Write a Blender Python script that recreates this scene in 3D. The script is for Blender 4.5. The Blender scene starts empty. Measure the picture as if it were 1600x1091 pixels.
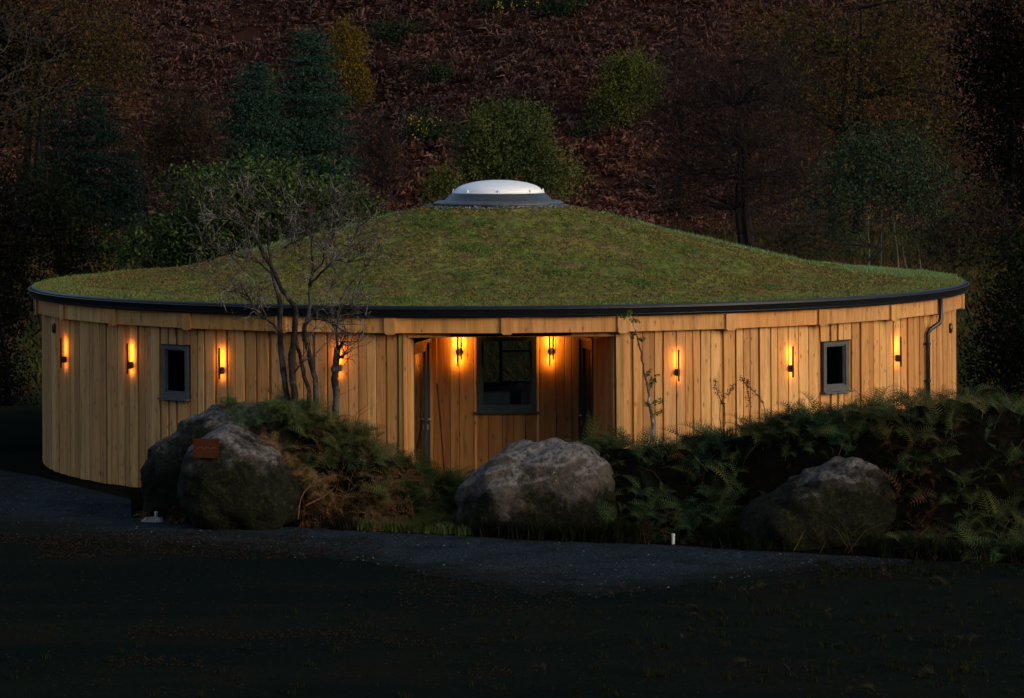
import bpy, math, random
import numpy as np
from mathutils import Vector, Matrix, noise

# ------------------------------------------------------------------ camera, sky, sun, exposure
F = 5366.0; XC = 778.0; YH = 182.3; ROLL = 0.0051; D = 59.48; H = 5.824
sc = bpy.context.scene
cam_d = bpy.data.cameras.new("camera"); cam = bpy.data.objects.new("camera", cam_d)
sc.collection.objects.link(cam); sc.camera = cam
cam.location = (0, -D, H); cam.rotation_mode = 'XYZ'
cam.matrix_world = Matrix.Translation((0, -D, H)) @ Matrix.Rotation(math.radians(90), 4, 'X') @ Matrix.Rotation(-ROLL, 4, 'Z')
cam_d.sensor_width = 36; cam_d.lens = F / 1600 * 36
cam_d.shift_x = (800 - XC) / 1600; cam_d.shift_y = -(545.5 - YH) / 1600
cam_d.clip_end = 2000; cam_d.clip_start = 0.5

SUN_EL = math.radians(17); SUN_AZ = math.radians(52)     # azimuth measured from behind the camera towards its right
wd = bpy.data.worlds.new("World"); sc.world = wd; wd.use_nodes = True
nt = wd.node_tree; bg = nt.nodes['Background']
sky = nt.nodes.new('ShaderNodeTexSky'); sky.sky_type = 'NISHITA'; sky.sun_disc = False
sky.sun_elevation = SUN_EL
# direction to the sun in world coordinates
sdir = Vector((math.sin(SUN_AZ) * math.cos(SUN_EL), -math.cos(SUN_AZ) * math.cos(SUN_EL), math.sin(SUN_EL)))
sky.sun_rotation = math.atan2(sdir.x, sdir.y)
sky.dust_density = 3.0
nt.links.new(sky.outputs[0], bg.inputs[0]); bg.inputs[1].default_value = 0.12
sl = bpy.data.lights.new("sun", 'SUN'); sl.energy = 0.44; sl.angle = math.radians(35); sl.color = (1.0, 0.95, 0.88)
so = bpy.data.objects.new("sun", sl); sc.collection.objects.link(so)
so.rotation_euler = sdir.to_track_quat('Z', 'Y').to_euler()
sc.view_settings.view_transform = 'Standard'; sc.view_settings.look = 'None'
sc.view_settings.gamma = 1; sc.view_settings.exposure = 0.6
sc.render.engine = 'CYCLES'
sc.cycles.use_denoising = True
sc.cycles.max_bounces = 5; sc.cycles.diffuse_bounces = 3; sc.cycles.glossy_bounces = 3
sc.cycles.transparent_max_bounces = 12; sc.cycles.transmission_bounces = 4
sc.cycles.sample_clamp_indirect = 3.0

# ------------------------------------------------------------------ helpers
R0 = np.random.RandomState(7); random.seed(7)
COL = sc.collection
def W(x, y, d):
    dx = x - XC; dy = y - YH
    u = dx - ROLL * dy; v = dy + ROLL * dx
    return Vector((u * d / F, d - D, H - v * d / F))
def Gd(x, y):
    return H * F / ((y - YH) + ROLL * (x - XC))
def G(x, y, z=0.0):
    d = (H - z) * F / ((y - YH) + ROLL * (x - XC)); return W(x, y, d)
def theta_of(x, r, back=False):
    lo, hi = -math.acos(r / D) + 1e-4, math.acos(r / D) - 1e-4
    u = x - XC - ROLL * 350
    for _ in range(60):
        m = (lo + hi) / 2
        if F * r * math.sin(m) / (D - r * math.cos(m)) < u: lo = m
        else: hi = m
    return (lo + hi) / 2
def cyl(th, r, z=0): return Vector((r * math.sin(th), -r * math.cos(th), z))
def z_at(x, y, th, r):
    d = D - r * math.cos(th); return W(x, y, d).z

def tag(o, label=None, cat=None, group=None, kind=None):
    if label: o['label'] = label
    if cat: o['category'] = cat
    if group: o['group'] = group
    if kind: o['kind'] = kind
    return o
def link(name, me, mat=None, parent=None, loc=None, rotz=0):
    o = bpy.data.objects.new(name, me); COL.objects.link(o)
    if mat and me is not None and len(me.materials) == 0: me.materials.append(mat)
    if parent is not None: o.parent = parent
    if loc is not None: o.location = loc
    o.rotation_euler.z = rotz
    return o
def empty(name, loc=(0, 0, 0), rotz=0, label=None, cat=None, group=None):
    o = bpy.data.objects.new(name, None); COL.objects.link(o); o.location = loc; o.rotation_euler.z = rotz
    o.empty_display_size = 0.1
    return tag(o, label, cat, group)
def mesh_np(name, V, Q, smooth=False):
    """V (n,3) float, Q (m,k) int faces with the same number of corners each (or a list of such arrays)"""
    V = np.asarray(V, dtype=np.float32); Qs = Q if isinstance(Q, list) else [Q]
    Qs = [np.asarray(q, dtype=np.int32) for q in Qs if len(q)]
    me = bpy.data.meshes.new(name); me.vertices.add(len(V)); me.vertices.foreach_set('co', V.ravel())
    idx = np.concatenate([q.ravel() for q in Qs]); tot = np.concatenate([np.full(len(q), q.shape[1], np.int32) for q in Qs])
    st = np.concatenate([[0], np.cumsum(tot)[:-1]]).astype(np.int32)
    me.loops.add(len(idx)); me.loops.foreach_set('vertex_index', idx)
    me.polygons.add(len(tot)); me.polygons.foreach_set('loop_start', st); me.polygons.foreach_set('loop_total', tot)
    if smooth: me.polygons.foreach_set('use_smooth', np.ones(len(tot), bool))
    me.update(); me.validate()
    return me
class MB:
    """collects pieces, then builds one mesh"""
    def __init__(s): s.V = []; s.F = []; s.n = 0
    def add(s, V, Fs):
        s.V.extend([tuple(v) for v in V]); s.F.extend([tuple(i + s.n for i in f) for f in Fs]); s.n += len(V); return s
    def box(s, x0, x1, y0, y1, z0, z1, ch=0.0):
        if ch <= 0:
            V = [(x, y, z) for z in (z0, z1) for y in (y0, y1) for x in (x0, x1)]
            Fs = [(0, 2, 3, 1), (4, 5, 7, 6), (0, 1, 5, 4), (1, 3, 7, 5), (3, 2, 6, 7), (2, 0, 4, 6)]
            return s.add(V, Fs)
        c = ch   # octagonal section along z: chamfered vertical edges
        P = [(x0 + c, y0), (x1 - c, y0), (x1, y0 + c), (x1, y1 - c), (x1 - c, y1), (x0 + c, y1), (x0, y1 - c), (x0, y0 + c)]
        V = [(x, y, z0) for x, y in P] + [(x, y, z1) for x, y in P]
        Fs = [tuple(range(7, -1, -1)), tuple(range(8, 16))] + [(i, (i + 1) % 8, 8 + (i + 1) % 8, 8 + i) for i in range(8)]
        return s.add(V, Fs)
    def prism(s, P, y0, y1):
        """polygon P in x,z extruded along y"""
        n = len(P); V = [(x, y0, z) for x, z in P] + [(x, y1, z) for x, z in P]
        Fs = [tuple(range(n)), tuple(range(2 * n - 1, n - 1, -1))] + [(i, n + i, n + (i + 1) % n, (i + 1) % n) for i in range(n)]
        return s.add(V, Fs)
    def tube(s, pts, rad, n=8, cap=True):
        V, Fs = tube_vf(pts, rad, n, cap); return s.add(V, Fs)
    def lathe(s, prof, n=96, closed=False, a0=0, a1=2 * math.pi):
        full = abs(a1 - a0 - 2 * math.pi) < 1e-6; m = n if full else n + 1
        V = []
        for i in range(m):
            a = a0 + (a1 - a0) * i / n
            V += [(r * math.sin(a), -r * math.cos(a), z) for r, z in prof]
        k = len(prof); Fs = []
        for i in range(n):
            j = (i + 1) % m
            for p in range(k if closed else k - 1):
                q = (p + 1) % k; Fs.append((i * k + p, j * k + p, j * k + q, i * k + q))
        return s.add(V, Fs)
    def build(s, name, mat, parent=None, loc=None, rotz=0, smooth=False):
        me = bpy.data.meshes.new(name); me.from_pydata(s.V, [], s.F)
        if smooth: me.polygons.foreach_set('use_smooth', np.ones(len(me.polygons), bool))
        me.update()
        return link(name, me, mat, parent, loc, rotz)
def tube_vf(pts, rad, n=6, cap=True):
    pts = [Vector(p) for p in pts]; m = len(pts)
    if not hasattr(rad, '__len__'): rad = [rad] * m
    V = []; ref = Vector((0.13, 0.31, 0.94)).normalized()
    t0 = (pts[1] - pts[0]).normalized(); a = t0.cross(ref)
    if a.length < .1: a = t0.cross(Vector((1, 0, 0)))
    a.normalize()
    for i in range(m):
        t = (pts[min(i + 1, m - 1)] - pts[max(i - 1, 0)])
        if t.length < 1e-9: t = t0
        t.normalize(); a = (a - t * a.dot(t)).normalized(); b = t.cross(a)
        for k in range(n):
            an = 2 * math.pi * k / n; V.append(pts[i] + (a * math.cos(an) + b * math.sin(an)) * rad[i])
    Fs = [(i * n + k, i * n + (k + 1) % n, (i + 1) * n + (k + 1) % n, (i + 1) * n + k) for i in range(m - 1) for k in range(n)]
    if cap: Fs += [tuple(range(n - 1, -1, -1)), tuple(range((m - 1) * n, m * n))]
    return V, Fs
def rand_unit(n, rng):
    v = rng.normal(size=(n, 3)); return v / np.linalg.norm(v, axis=1, keepdims=True)
def leaf_cloud(C, L, Wd, rng, axis=None, spread=1.0):
    """diamond leaves, one quad each, folded a little; C (n,3); L, Wd scalars or arrays"""
    n = len(C); a = rand_unit(n, rng) * spread
    if axis is not None: a = a + axis
    a /= np.linalg.norm(a, axis=1, keepdims=True) + 1e-9
    b = np.cross(a, rand_unit(n, rng)); b /= np.linalg.norm(b, axis=1, keepdims=True) + 1e-9
    c = np.cross(a, b)
    L = np.broadcast_to(L, (n,))[:, None]; Wd = np.broadcast_to(Wd, (n,))[:, None]
    V = np.stack([C - a * L / 2, C + b * Wd / 2 + c * Wd * .15, C + a * L / 2, C - b * Wd / 2 + c * Wd * .15], 1).reshape(-1, 3)
    return V, np.arange(4 * n).reshape(n, 4)
def fbm(p, o=4):
    return noise.fractal(Vector(p), 1.0, 2.0, o)

# ------------------------------------------------------------------ materials
MATS = {}
def newmat(name):
    m = bpy.data.materials.new(name); m.use_nodes = True; n = m.node_tree.nodes; l = m.node_tree.links
    b = n['Principled BSDF']; MATS[name] = m
    return m, n, l, b
def ramp(n, l, src, stops, interp='LINEAR'):
    r = n.new('ShaderNodeValToRGB'); r.color_ramp.interpolation = interp; e = r.color_ramp.elements
    while len(e) > 1: e.remove(e[-1])
    e[0].position = stops[0][0]; e[0].color = (*stops[0][1], 1)
    for p, c in stops[1:]:
        k = e.new(p); k.color = (*c, 1)
    l.new(src, r.inputs[0]); return r.outputs[0]
def tex(n, l, kind, scale, vec=None, detail=4, rough=.55, **kw):
    t = n.new('ShaderNodeTex' + kind); t.inputs['Scale'].default_value = scale
    if kind == 'Noise': t.inputs['Detail'].default_value = detail; t.inputs['Roughness'].default_value = rough
    if vec is not None: l.new(vec, t.inputs['Vector'])
    return t
def mixc(n, l, fac, a, b, mode='MIX'):
    m = n.new('ShaderNodeMix'); m.data_type = 'RGBA'; m.blend_type = mode
    for sock, val in ((m.inputs[0], fac), (m.inputs[6], a), (m.inputs[7], b)):
        if isinstance(val, (int, float)): sock.default_value = val
        elif isinstance(val, tuple): sock.default_value = (*val, 1)
        else: l.new(val, sock)
    return m.outputs[2]
def math_(n, l, op, a, b=0.0, c=None):
    m = n.new('ShaderNodeMath'); m.operation = op
    for i, v in enumerate((a, b) if c is None else (a, b, c)):
        if isinstance(v, (int, float)): m.inputs[i].default_value = v
        else: l.new(v, m.inputs[i])
    return m.outputs[0]
def bump(n, l, b, h, strength=.4, dist=.02):
    u = n.new('ShaderNodeBump'); u.inputs['Strength'].default_value = strength; u.inputs['Distance'].default_value = dist
    l.new(h, u.inputs['Height']); l.new(u.outputs[0], b.inputs['Normal'])
def coords(n, which='Object'):
    return n.new('ShaderNodeTexCoord').outputs[which]
def mapping(n, l, vec, scale=(1, 1, 1), loc=None):
    m = n.new('ShaderNodeMapping'); m.inputs['Scale'].default_value = scale; l.new(vec, m.inputs['Vector'])
    if loc is not None: l.new(loc, m.inputs['Location'])
    return m.outputs[0]
def plain(name, col, rough=.6, metal=0, spec=.5):
    m, n, l, b = newmat(name); b.inputs['Base Color'].default_value = (*col, 1); b.inputs['Roughness'].default_value = rough
    b.inputs['Metallic'].default_value = metal; b.inputs['Specular IOR Level'].default_value = spec
    t = tex(n, l, 'Noise', 9, coords(n)); v_ = (.75, 1.15) if max(col) < .7 else (.97, 1.02); c = ramp(n, l, t.outputs[0], [(.3, tuple(x * v_[0] for x in col)), (.7, tuple(min(1, x * v_[1]) for x in col))])
    l.new(c, b.inputs['Base Color'])
    return m
def leafmat(name, cols, patch=None, pscale=.6, rough=.8, trans=.2, spec=.04, ygrad=None):
    """cols: ramp colours picked per leaf; patch: a second palette blended in by a large noise"""
    m, n, l, b = newmat(name); g = n.new('ShaderNodeNewGeometry'); k = len(cols)
    c = ramp(n, l, g.outputs['Random Per Island'], [(i / max(1, k - 1), x) for i, x in enumerate(cols)])
    if patch:
        c2 = ramp(n, l, g.outputs['Random Per Island'], [(i / max(1, len(patch) - 1), x) for i, x in enumerate(patch)])
        t = tex(n, l, 'Noise', pscale, g.outputs['Position'], 3)
        src = t.outputs[0]
        if ygrad:
            sy = n.new('ShaderNodeSeparateXYZ'); l.new(g.outputs['Position'], sy.inputs[0])
            src = math_(n, l, 'ADD', src, math_(n, l, 'MULTIPLY', math_(n, l, 'SUBTRACT', ygrad[0], sy.outputs[1]), ygrad[1]))
        fac = ramp(n, l, src, [(.42, (0, 0, 0)), (.6, (1, 1, 1))]); c = mixc(n, l, fac, c, c2)
    l.new(c, b.inputs['Base Color']); b.inputs['Roughness'].default_value = rough; b.inputs['Specular IOR Level'].default_value = spec
    tr = n.new('ShaderNodeBsdfTranslucent'); l.new(c, tr.inputs[0]); mx = n.new('ShaderNodeMixShader'); mx.inputs[0].default_value = trans
    l.new(b.outputs[0], mx.inputs[1]); l.new(tr.outputs[0], mx.inputs[2]); l.new(mx.outputs[0], n['Material Output'].inputs[0])
    return m

def woodmat(name, tone=1.0, hue=(1, 1, 1)):
    m, n, l, b = newmat(name)
    oi = n.new('ShaderNodeObjectInfo'); rnd = oi.outputs['Random']
    off = n.new('ShaderNodeCombineXYZ')
    for i, k in enumerate((37.0, 91.0, 53.0)): l.new(math_(n, l, 'MULTIPLY', rnd, k), off.inputs[i])
    oc = coords(n)
    # slow sideways wander of the grain
    w = tex(n, l, 'Noise', 1.0, mapping(n, l, oc, (1.5, 1.5, 1.1), off.outputs[0]), 3)
    warp = n.new('ShaderNodeVectorMath'); warp.operation = 'MULTIPLY_ADD'; l.new(w.outputs['Color'], warp.inputs[0])
    warp.inputs[1].default_value = (.12, .12, 0); l.new(oc, warp.inputs[2])
    sx = n.new('ShaderNodeSeparateXYZ'); l.new(mapping(n, l, oc, (8.5, 1, 3.3), off.outputs[0]), sx.inputs[0]); cx_ = n.new('ShaderNodeCombineXYZ'); l.new(sx.outputs[0], cx_.inputs[0]); l.new(sx.outputs[2], cx_.inputs[1])
    kn = tex(n, l, 'Voronoi', 1.0, cx_.outputs[0]); kn.voronoi_dimensions = '2D'; kn.inputs['Randomness'].default_value = 1
    grain = tex(n, l, 'Noise', 1.0, mapping(n, l, warp.outputs[0], (60, 60, 1.6), off.outputs[0]), 5, .65)
    ring = tex(n, l, 'Noise', 1.0, mapping(n, l, warp.outputs[0], (14, 14, .55), off.outputs[0]), 3, .5)
    T = lambda c: tuple(min(.9, x * tone * h * q) for x, h, q in zip(c, hue, (1.0, 1.02, 1.02)))
    c = ramp(n, l, ring.outputs[0], [(.25, T((.33, .155, .048))), (.48, T((.52, .27, .095))), (.75, T((.64, .375, .155)))])
    c = mixc(n, l, .45, c, ramp(n, l, grain.outputs[0], [(.3, T((.30, .13, .038))), (.5, T((.52, .28, .10))), (.72, T((.68, .42, .19)))]))
    # per board tone: some redder, some paler, some greyed
    tint = ramp(n, l, rnd, [(0, (.62, .52, .42)), (.2, (.98, .84, .66)), (.4, (1.12, 1.08, 1.0)), (.55, (.80, .70, .58)), (.7, (1.05, .86, .74)), (.85, (.86, .80, .84)), (1, (1.2, 1.18, 1.12))])
    c = mixc(n, l, 1.0, c, tint, 'MULTIPLY')
    # rain marks  and sap stains
    st = tex(n, l, 'Noise', 1.0, mapping(n, l, oc, (9, 9, 1.0), off.outputs[0]), 4, .6)
    c = mixc(n, l, ramp(n, l, st.outputs[0], [(.52, (0, 0, 0)), (.68, (.7, .7, .7))]), c, T((.26, .115, .035)))
    # knots
    kd = ramp(n, l, kn.outputs['Distance'], [(.04, (.9, .9, .9)), (.09, (.35, .35, .35)), (.20, (0, 0, 0))])
    keep = ramp(n, l, kn.outputs['Color'], [(.56, (0, 0, 0)), (.60, (1, 1, 1))])
    c = mixc(n, l, mixc(n, l, 1.0, kd, keep, 'MULTIPLY'), c, T((.13, .05, .02)))
    l.new(c, b.inputs['Base Color']); b.inputs['Roughness'].default_value = .68; b.inputs['Specular IOR Level'].default_value = .3
    bump(n, l, b, grain.outputs[0], .5, .004)
    return m
wood = woodmat('larch_board', 1.0)
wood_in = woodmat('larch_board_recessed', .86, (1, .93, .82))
wood_beam = woodmat('larch_beam', 1.0, (1, .97, .92))
wood_green = woodmat('treated_post', .7, (.85, 1.05, .8))
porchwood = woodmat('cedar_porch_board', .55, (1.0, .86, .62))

def rockmat(name, moss=0.5, dark=1.0, seed=0):
    m, n, l, b = newmat(name); oc = coords(n); g = n.new('ShaderNodeNewGeometry')
    sp = n.new('ShaderNodeSeparateXYZ'); l.new(g.outputs['Normal'], sp.inputs[0])
    sq = n.new('ShaderNodeSeparateXYZ'); l.new(oc, sq.inputs[0])
    ov = n.new('ShaderNodeVectorMath'); l.new(oc, ov.inputs[0]); ov.inputs[1].default_value = (seed * 7.3, seed * 3.1, seed); v = ov.outputs[0]
    n1 = tex(n, l, 'Noise', 3.0, v, 8, .68); n2 = tex(n, l, 'Noise', 14, v, 6, .7); n3 = tex(n, l, 'Noise', 1.6, v, 5, .6)
    S = lambda c: tuple(x * dark for x in c)
    c = ramp(n, l, n1.outputs[0], [(.3, S((.035, .028, .022))), (.48, S((.095, .075, .058))), (.62, S((.16, .135, .11))), (.75, S((.10, .082, .062)))])
    c = mixc(n, l, .35, c, ramp(n, l, n2.outputs[0], [(.35, S((.02, .017, .014))), (.65, S((.26, .23, .20)))]))
    # pale lichen on faces open to the sky
    li = math_(n, l, 'MULTIPLY', ramp(n, l, n2.outputs[0], [(.40, (0, 0, 0)), (.58, (1, 1, 1))]), ramp(n, l, math_(n, l, 'ADD', sp.outputs['Z'], math_(n, l, 'MULTIPLY', n3.outputs[0], .8)), [(.85, (0, 0, 0)), (1.25, (1, 1, 1))]))
    c = mixc(n, l, math_(n, l, 'MULTIPLY', li, .75), c, tuple(x * (.35 + .65 * dark) for x in (.30, .28, .27)))
    # scattered crusty white lichen patches
    vo = tex(n, l, 'Noise', 2.3, v, 9, .75); pa = ramp(n, l, vo.outputs[0], [(.635, (0, 0, 0)), (.665, (1, 1, 1))])
    c = mixc(n, l, math_(n, l, 'MULTIPLY', pa, .8), c, (.36, .32, .25))
    # moss, thick low down and in hollows
    mo = math_(n, l, 'SUBTRACT', math_(n, l, 'ADD', n3.outputs[0], moss - .5), math_(n, l, 'MULTIPLY', sq.outputs['Z'], .42))
    c = mixc(n, l, ramp(n, l, mo, [(.38, (0, 0, 0)), (.50, (1, 1, 1))]), c, ramp(n, l, n2.outputs[0], [(.3, (.002, .003, .001)), (.52, (.006, .0075, .002)), (.66, (.030, .031, .004)), (.75, (.075, .072, .008))]))
    l.new(c, b.inputs['Base Color']); b.inputs['Roughness'].default_value = .9; b.inputs['Specular IOR Level'].default_value = .2
    hh = math_(n, l, 'ADD', n2.outputs[0], math_(n, l, 'MULTIPLY', n1.outputs[0], 1.5)); bump(n, l, b, hh, 1.0, .09)
    return m

def groundmat():
    m, n, l, b = newmat('ground'); oc = coords(n)
    a = tex(n, l, 'Noise', .5, oc, 6, .6); f_ = tex(n, l, 'Noise', 9, oc, 6, .7); s = tex(n, l, 'Noise', .17, mapping(n, l, oc, (.6, 2.2, 1)), 5, .6)
    c = ramp(n, l, a.outputs[0], [(.32, (0.0065, 0.0099, 0.0074)), (.5, (0.0094, 0.0145, 0.0111)), (.62, (0.0130, 0.0137, 0.0089)), (.75, (0.0087, 0.0152, 0.0089))])
    c = mixc(n, l, ramp(n, l, s.outputs[0], [(.45, (0, 0, 0)), (.6, (1.0400, 1.0400, 1.0400))]), c, (0.0052, 0.0111, 0.0097))
    c = mixc(n, l, .35, c, ramp(n, l, f_.outputs[0], [(.35, (.0015, .002, .002)), (.7, (.011, .010, .007))]))
    # beyond the building the land is rough grass, then bracken brown
    sp = n.new('ShaderNodeSeparateXYZ'); l.new(oc, sp.inputs[0])
    far = ramp(n, l, math_(n, l, 'DIVIDE', sp.outputs['Y'], 200), [(.04, (0, 0, 0)), (.08, (1, 1, 1))])
    grass = ramp(n, l, f_.outputs[0], [(.3, (.015, .022, .008)), (.7, (.05, .06, .02))])
    hill = ramp(n, l, f_.outputs[0], [(.3, (0.0180, 0.0080, 0.0060)), (.7, (0.0500, 0.0220, 0.0150))])
    fb = ramp(n, l, math_(n, l, 'DIVIDE', sp.outputs['Y'], 200), [(.3, (0, 0, 0)), (.5, (1, 1, 1))])
    c = mixc(n, l, far, c, mixc(n, l, fb, grass, hill))
    l.new(c, b.inputs['Base Color']); b.inputs['Roughness'].default_value = 1; b.inputs['Specular IOR Level'].default_value = 0.0
    bump(n, l, b, f_.outputs[0], .8, .04); return m
def gravelmat():
    m, n, l, b = newmat('dark_gravel'); oc = coords(n)
    v = tex(n, l, 'Voronoi', 38, oc); a = tex(n, l, 'Noise', 1.1, oc, 5, .6); f_ = tex(n, l, 'Noise', 30, oc, 5, .7)
    c = ramp(n, l, v.outputs['Color'], [(0, (0.0097, 0.0162, 0.0203)), (.55, (0.0194, 0.0300, 0.0373)), (.85, (0.0324, 0.0454, 0.0535)), (1, (0.0810, 0.0940, 0.1004))])
    c = mixc(n, l, ramp(n, l, a.outputs[0], [(.45, (0, 0, 0)), (.7, (.75, .75, .75))]), c, (.006, .009, .010))
    at = n.new('ShaderNodeAttribute'); at.attribute_name = 'edge_fade'; big = tex(n, l, 'Noise', 1.7, mapping(n, l, oc, (.5, 1.2, 1)), 7, .7)
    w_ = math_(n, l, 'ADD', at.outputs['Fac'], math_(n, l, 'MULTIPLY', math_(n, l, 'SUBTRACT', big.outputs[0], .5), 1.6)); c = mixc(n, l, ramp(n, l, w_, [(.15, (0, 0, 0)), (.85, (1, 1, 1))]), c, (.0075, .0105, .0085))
    l.new(c, b.inputs['Base Color']); b.inputs['Roughness'].default_value = 1; b.inputs['Specular IOR Level'].default_value = .02
    bump(n, l, b, math_(n, l, 'ADD', v.outputs['Distance'], f_.outputs[0]), .9, .03); return m
def roofmat():
    m, n, l, b = newmat('sedum_mat'); oc = coords(n)
    a = tex(n, l, 'Noise', .55, oc, 5, .6); c1 = tex(n, l, 'Noise', 5.5, mapping(n, l, oc, (1, 1.3, 1)), 7, .7); d_ = tex(n, l, 'Noise', 2.1, oc, 5, .6)
    c = ramp(n, l, c1.outputs[0], [(.28, (0.0292, 0.0242, 0.0080)), (.42, (0.0924, 0.0845, 0.0201)), (.55, (0.1822, 0.1711, 0.0362)), (.66, (0.2431, 0.1650, 0.0523)), (.8, (0.2066, 0.1006, 0.0523))])
    c = mixc(n, l, ramp(n, l, a.outputs[0], [(.38, (0, 0, 0)), (.62, (1.5360, 1.2800, 1.4080))]), c, ramp(n, l, c1.outputs[0], [(.3, (0.0307, 0.0352, 0.0070)), (.55, (0.1056, 0.1360, 0.0246)), (.75, (0.2112, 0.2080, 0.0528))]))
    c = mixc(n, l, ramp(n, l, d_.outputs[0], [(.54, (0, 0, 0)), (.64, (.75, .75, .75))]), c, (0.1360, 0.0800, 0.0448))
    l.new(c, b.inputs['Base Color']); b.inputs['Roughness'].default_value = .95; b.inputs['Specular IOR Level'].default_value = .1
    bump(n, l, b, c1.outputs[0], 1.0, .06); return m
def barkmat(name, a, b_, sc_=14, pale=None):
    m, n, l, b = newmat(name); oc = coords(n); t = tex(n, l, 'Noise', sc_, mapping(n, l, oc, (1, 1, .35)), 6, .7)
    c = ramp(n, l, t.outputs[0], [(.35, a), (.65, b_)])
    if pale:
        t2 = tex(n, l, 'Noise', 3.2, oc, 5, .65); c = mixc(n, l, ramp(n, l, t2.outputs[0], [(.50, (0, 0, 0)), (.58, (1, 1, 1))]), c, pale)
    l.new(c, b.inputs['Base Color']); b.inputs['Roughness'].default_value = .85; b.inputs['Specular IOR Level'].default_value = .2
    bump(n, l, b, t.outputs[0], .8, .02); return m
def glassmat(name, tint=(.55, .6, .6), gl=1.0):
    m, n, l, b = newmat(name); n.remove(b)
    tr = n.new('ShaderNodeBsdfTransparent'); tr.inputs[0].default_value = (*tint, 1)
    gs = n.new('ShaderNodeBsdfGlossy'); gs.inputs['Roughness'].default_value = .02; gs.inputs[0].default_value = (gl, gl, gl, 1)
    fr = n.new('ShaderNodeFresnel'); fr.inputs[0].default_value = 1.5; mx = n.new('ShaderNodeMixShader')
    l.new(fr.outputs[0], mx.inputs[0]); l.new(tr.outputs[0], mx.inputs[1]); l.new(gs.outputs[0], mx.inputs[2])
    l.new(mx.outputs[0], n['Material Output'].inputs[0]); return m
black = plain('black_coated_metal', (.010, .011, .013), .35)
gutterm = plain('black_gutter', (.008, .010, .014), .38)
anth = plain('anthracite_frame', (.050, .058, .062), .5)
anth_d = plain('dark_green_frame', (.020, .032, .030), .45)
leadm = plain('grey_flashing', (0.0364, 0.0434, 0.0546), .4)
leadp = plain('pale_grey_flashing', (0.0650, 0.0748, 0.0845), .45)
domem = plain('opal_dome', (.80, .83, .86), .35)
darkin = plain('interior_dark', (.02, .018, .016), .9)
linerm = plain('wall_lining', (.012, .008, .006), .95, 0, .1)
concrete = plain('concrete_slab', (.08, .08, .08), .9)
steel = plain('steel', (.55, .56, .57), .3, .9)
whitep = plain('white_plastic', (.62, .62, .60), .5)
glass = glassmat('window_glass')
rust = plain('rusted_steel', (.034, .010, .004), .95, 0, .1)
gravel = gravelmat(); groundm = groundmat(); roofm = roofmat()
pebblem = leafmat('roof_pebbles', [(.05, .06, .08), (.12, .14, .18), (.26, .28, .33)], trans=0)
def emis(name, col, s):
    m, n, l, b = newmat(name); n.remove(b); e = n.new('ShaderNodeEmission'); e.inputs[0].default_value = (*col, 1); e.inputs[1].default_value = s
    l.new(e.outputs[0], n['Material Output'].inputs[0]); return m
ledm = emis('warm_led', (1.0, .385, .05), 150)
ledp = emis('warm_led_porch', (1.0, .40, .055), 360)

# ------------------------------------------------------------------ terrain
def terrain(x, y):
    """height of the land; y is the distance behind the building's middle"""
    t = y - 118.0 + 6 * math.sin(x * .045) + 2.5 * math.sin(x * .13 + 1)
    hill = 0.0
    if t > 0: hill = .42 * t * t / (t + 14)
    if t > -4: hill += .5 * (fbm((x * .11, y * .11, 3)) ) * min(1, (t + 4) / 12)
    hill = min(hill, 95 + .05 * hill)
    # the valley's other side, behind the camera
    b = -y - 150
    if b > 0: hill += .35 * b * b / (b + 40)
    return hill
ys = np.concatenate([np.linspace(-500, -130, 20), np.linspace(-120, 100, 60), np.linspace(102, 200, 90), np.linspace(206, 420, 28)])
xs = np.concatenate([np.linspace(-400, -70, 18), np.linspace(-66, 66, 111), np.linspace(70, 400, 18)])
V = [(x, y, terrain(x, y)) for y in ys for x in xs]; nx = len(xs)
ii, jj = np.meshgrid(np.arange(len(ys) - 1), np.arange(nx - 1), indexing='ij'); k = (ii * nx + jj).ravel()
me = mesh_np('ground', V, np.stack([k, k + 1, k + nx + 1, k + nx], 1), True)
tag(link('ground', me, groundm), kind='structure')

# gravel path: a sheet 6 mm above the ground whose edges follow the photograph
up_pts = [(-300, 700), (0, 735), (60, 745), (200, 780), (300, 818), (450, 822), (560, 830), (700, 836), (840, 845), (1000, 848), (1150, 856), (1300, 868), (1420, 872)]
lo_pts = [(-300, 824), (0, 836), (60, 842), (250, 852), (400, 862), (560, 878), (700, 904), (840, 930), (960, 930), (1100, 912), (1300, 892), (1420, 882)]
NX, NR = 240, 10; V = []
for i in range(NX + 1):
    x = -300 + 1720 * i / NX
    yu = np.interp(x, *zip(*up_pts)); yl = np.interp(x, *zip(*lo_pts)) + 7 * fbm((x * .02, 5, 0)) + 3 * fbm((x * .11, 9, 0))
    yl = max(yl, yu + 2)
    for j in range(NR + 1):
        p = G(x, yu + (yl - yu) * j / NR); V.append((p.x, p.y, .004))
ii, jj = np.meshgrid(np.arange(NX), np.arange(NR), indexing='ij'); k = (ii * (NR + 1) + jj).ravel()
me = mesh_np('gravel_path', V, np.stack([k, k + NR + 1, k + NR + 2, k + 1], 1)[:, ::-1])
at_ = me.attributes.new('edge_fade', 'FLOAT', 'POINT'); at_.data.foreach_set('value', np.array([max(0, 1 - (NR - (q % (NR + 1))) / NR * 2.2) * 1.0 + max(0, (abs(q // (NR + 1) / NX * 1720 - 300 - 620) - 450) / 330) * .5 for q in range((NX + 1) * (NR + 1))], dtype=np.float32))  # mixes gravel into the darker ground colour towards the lower edge and both ends
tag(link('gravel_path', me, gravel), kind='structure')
PV = np.array(V).reshape(NX + 1, NR + 1, 3)
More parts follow.
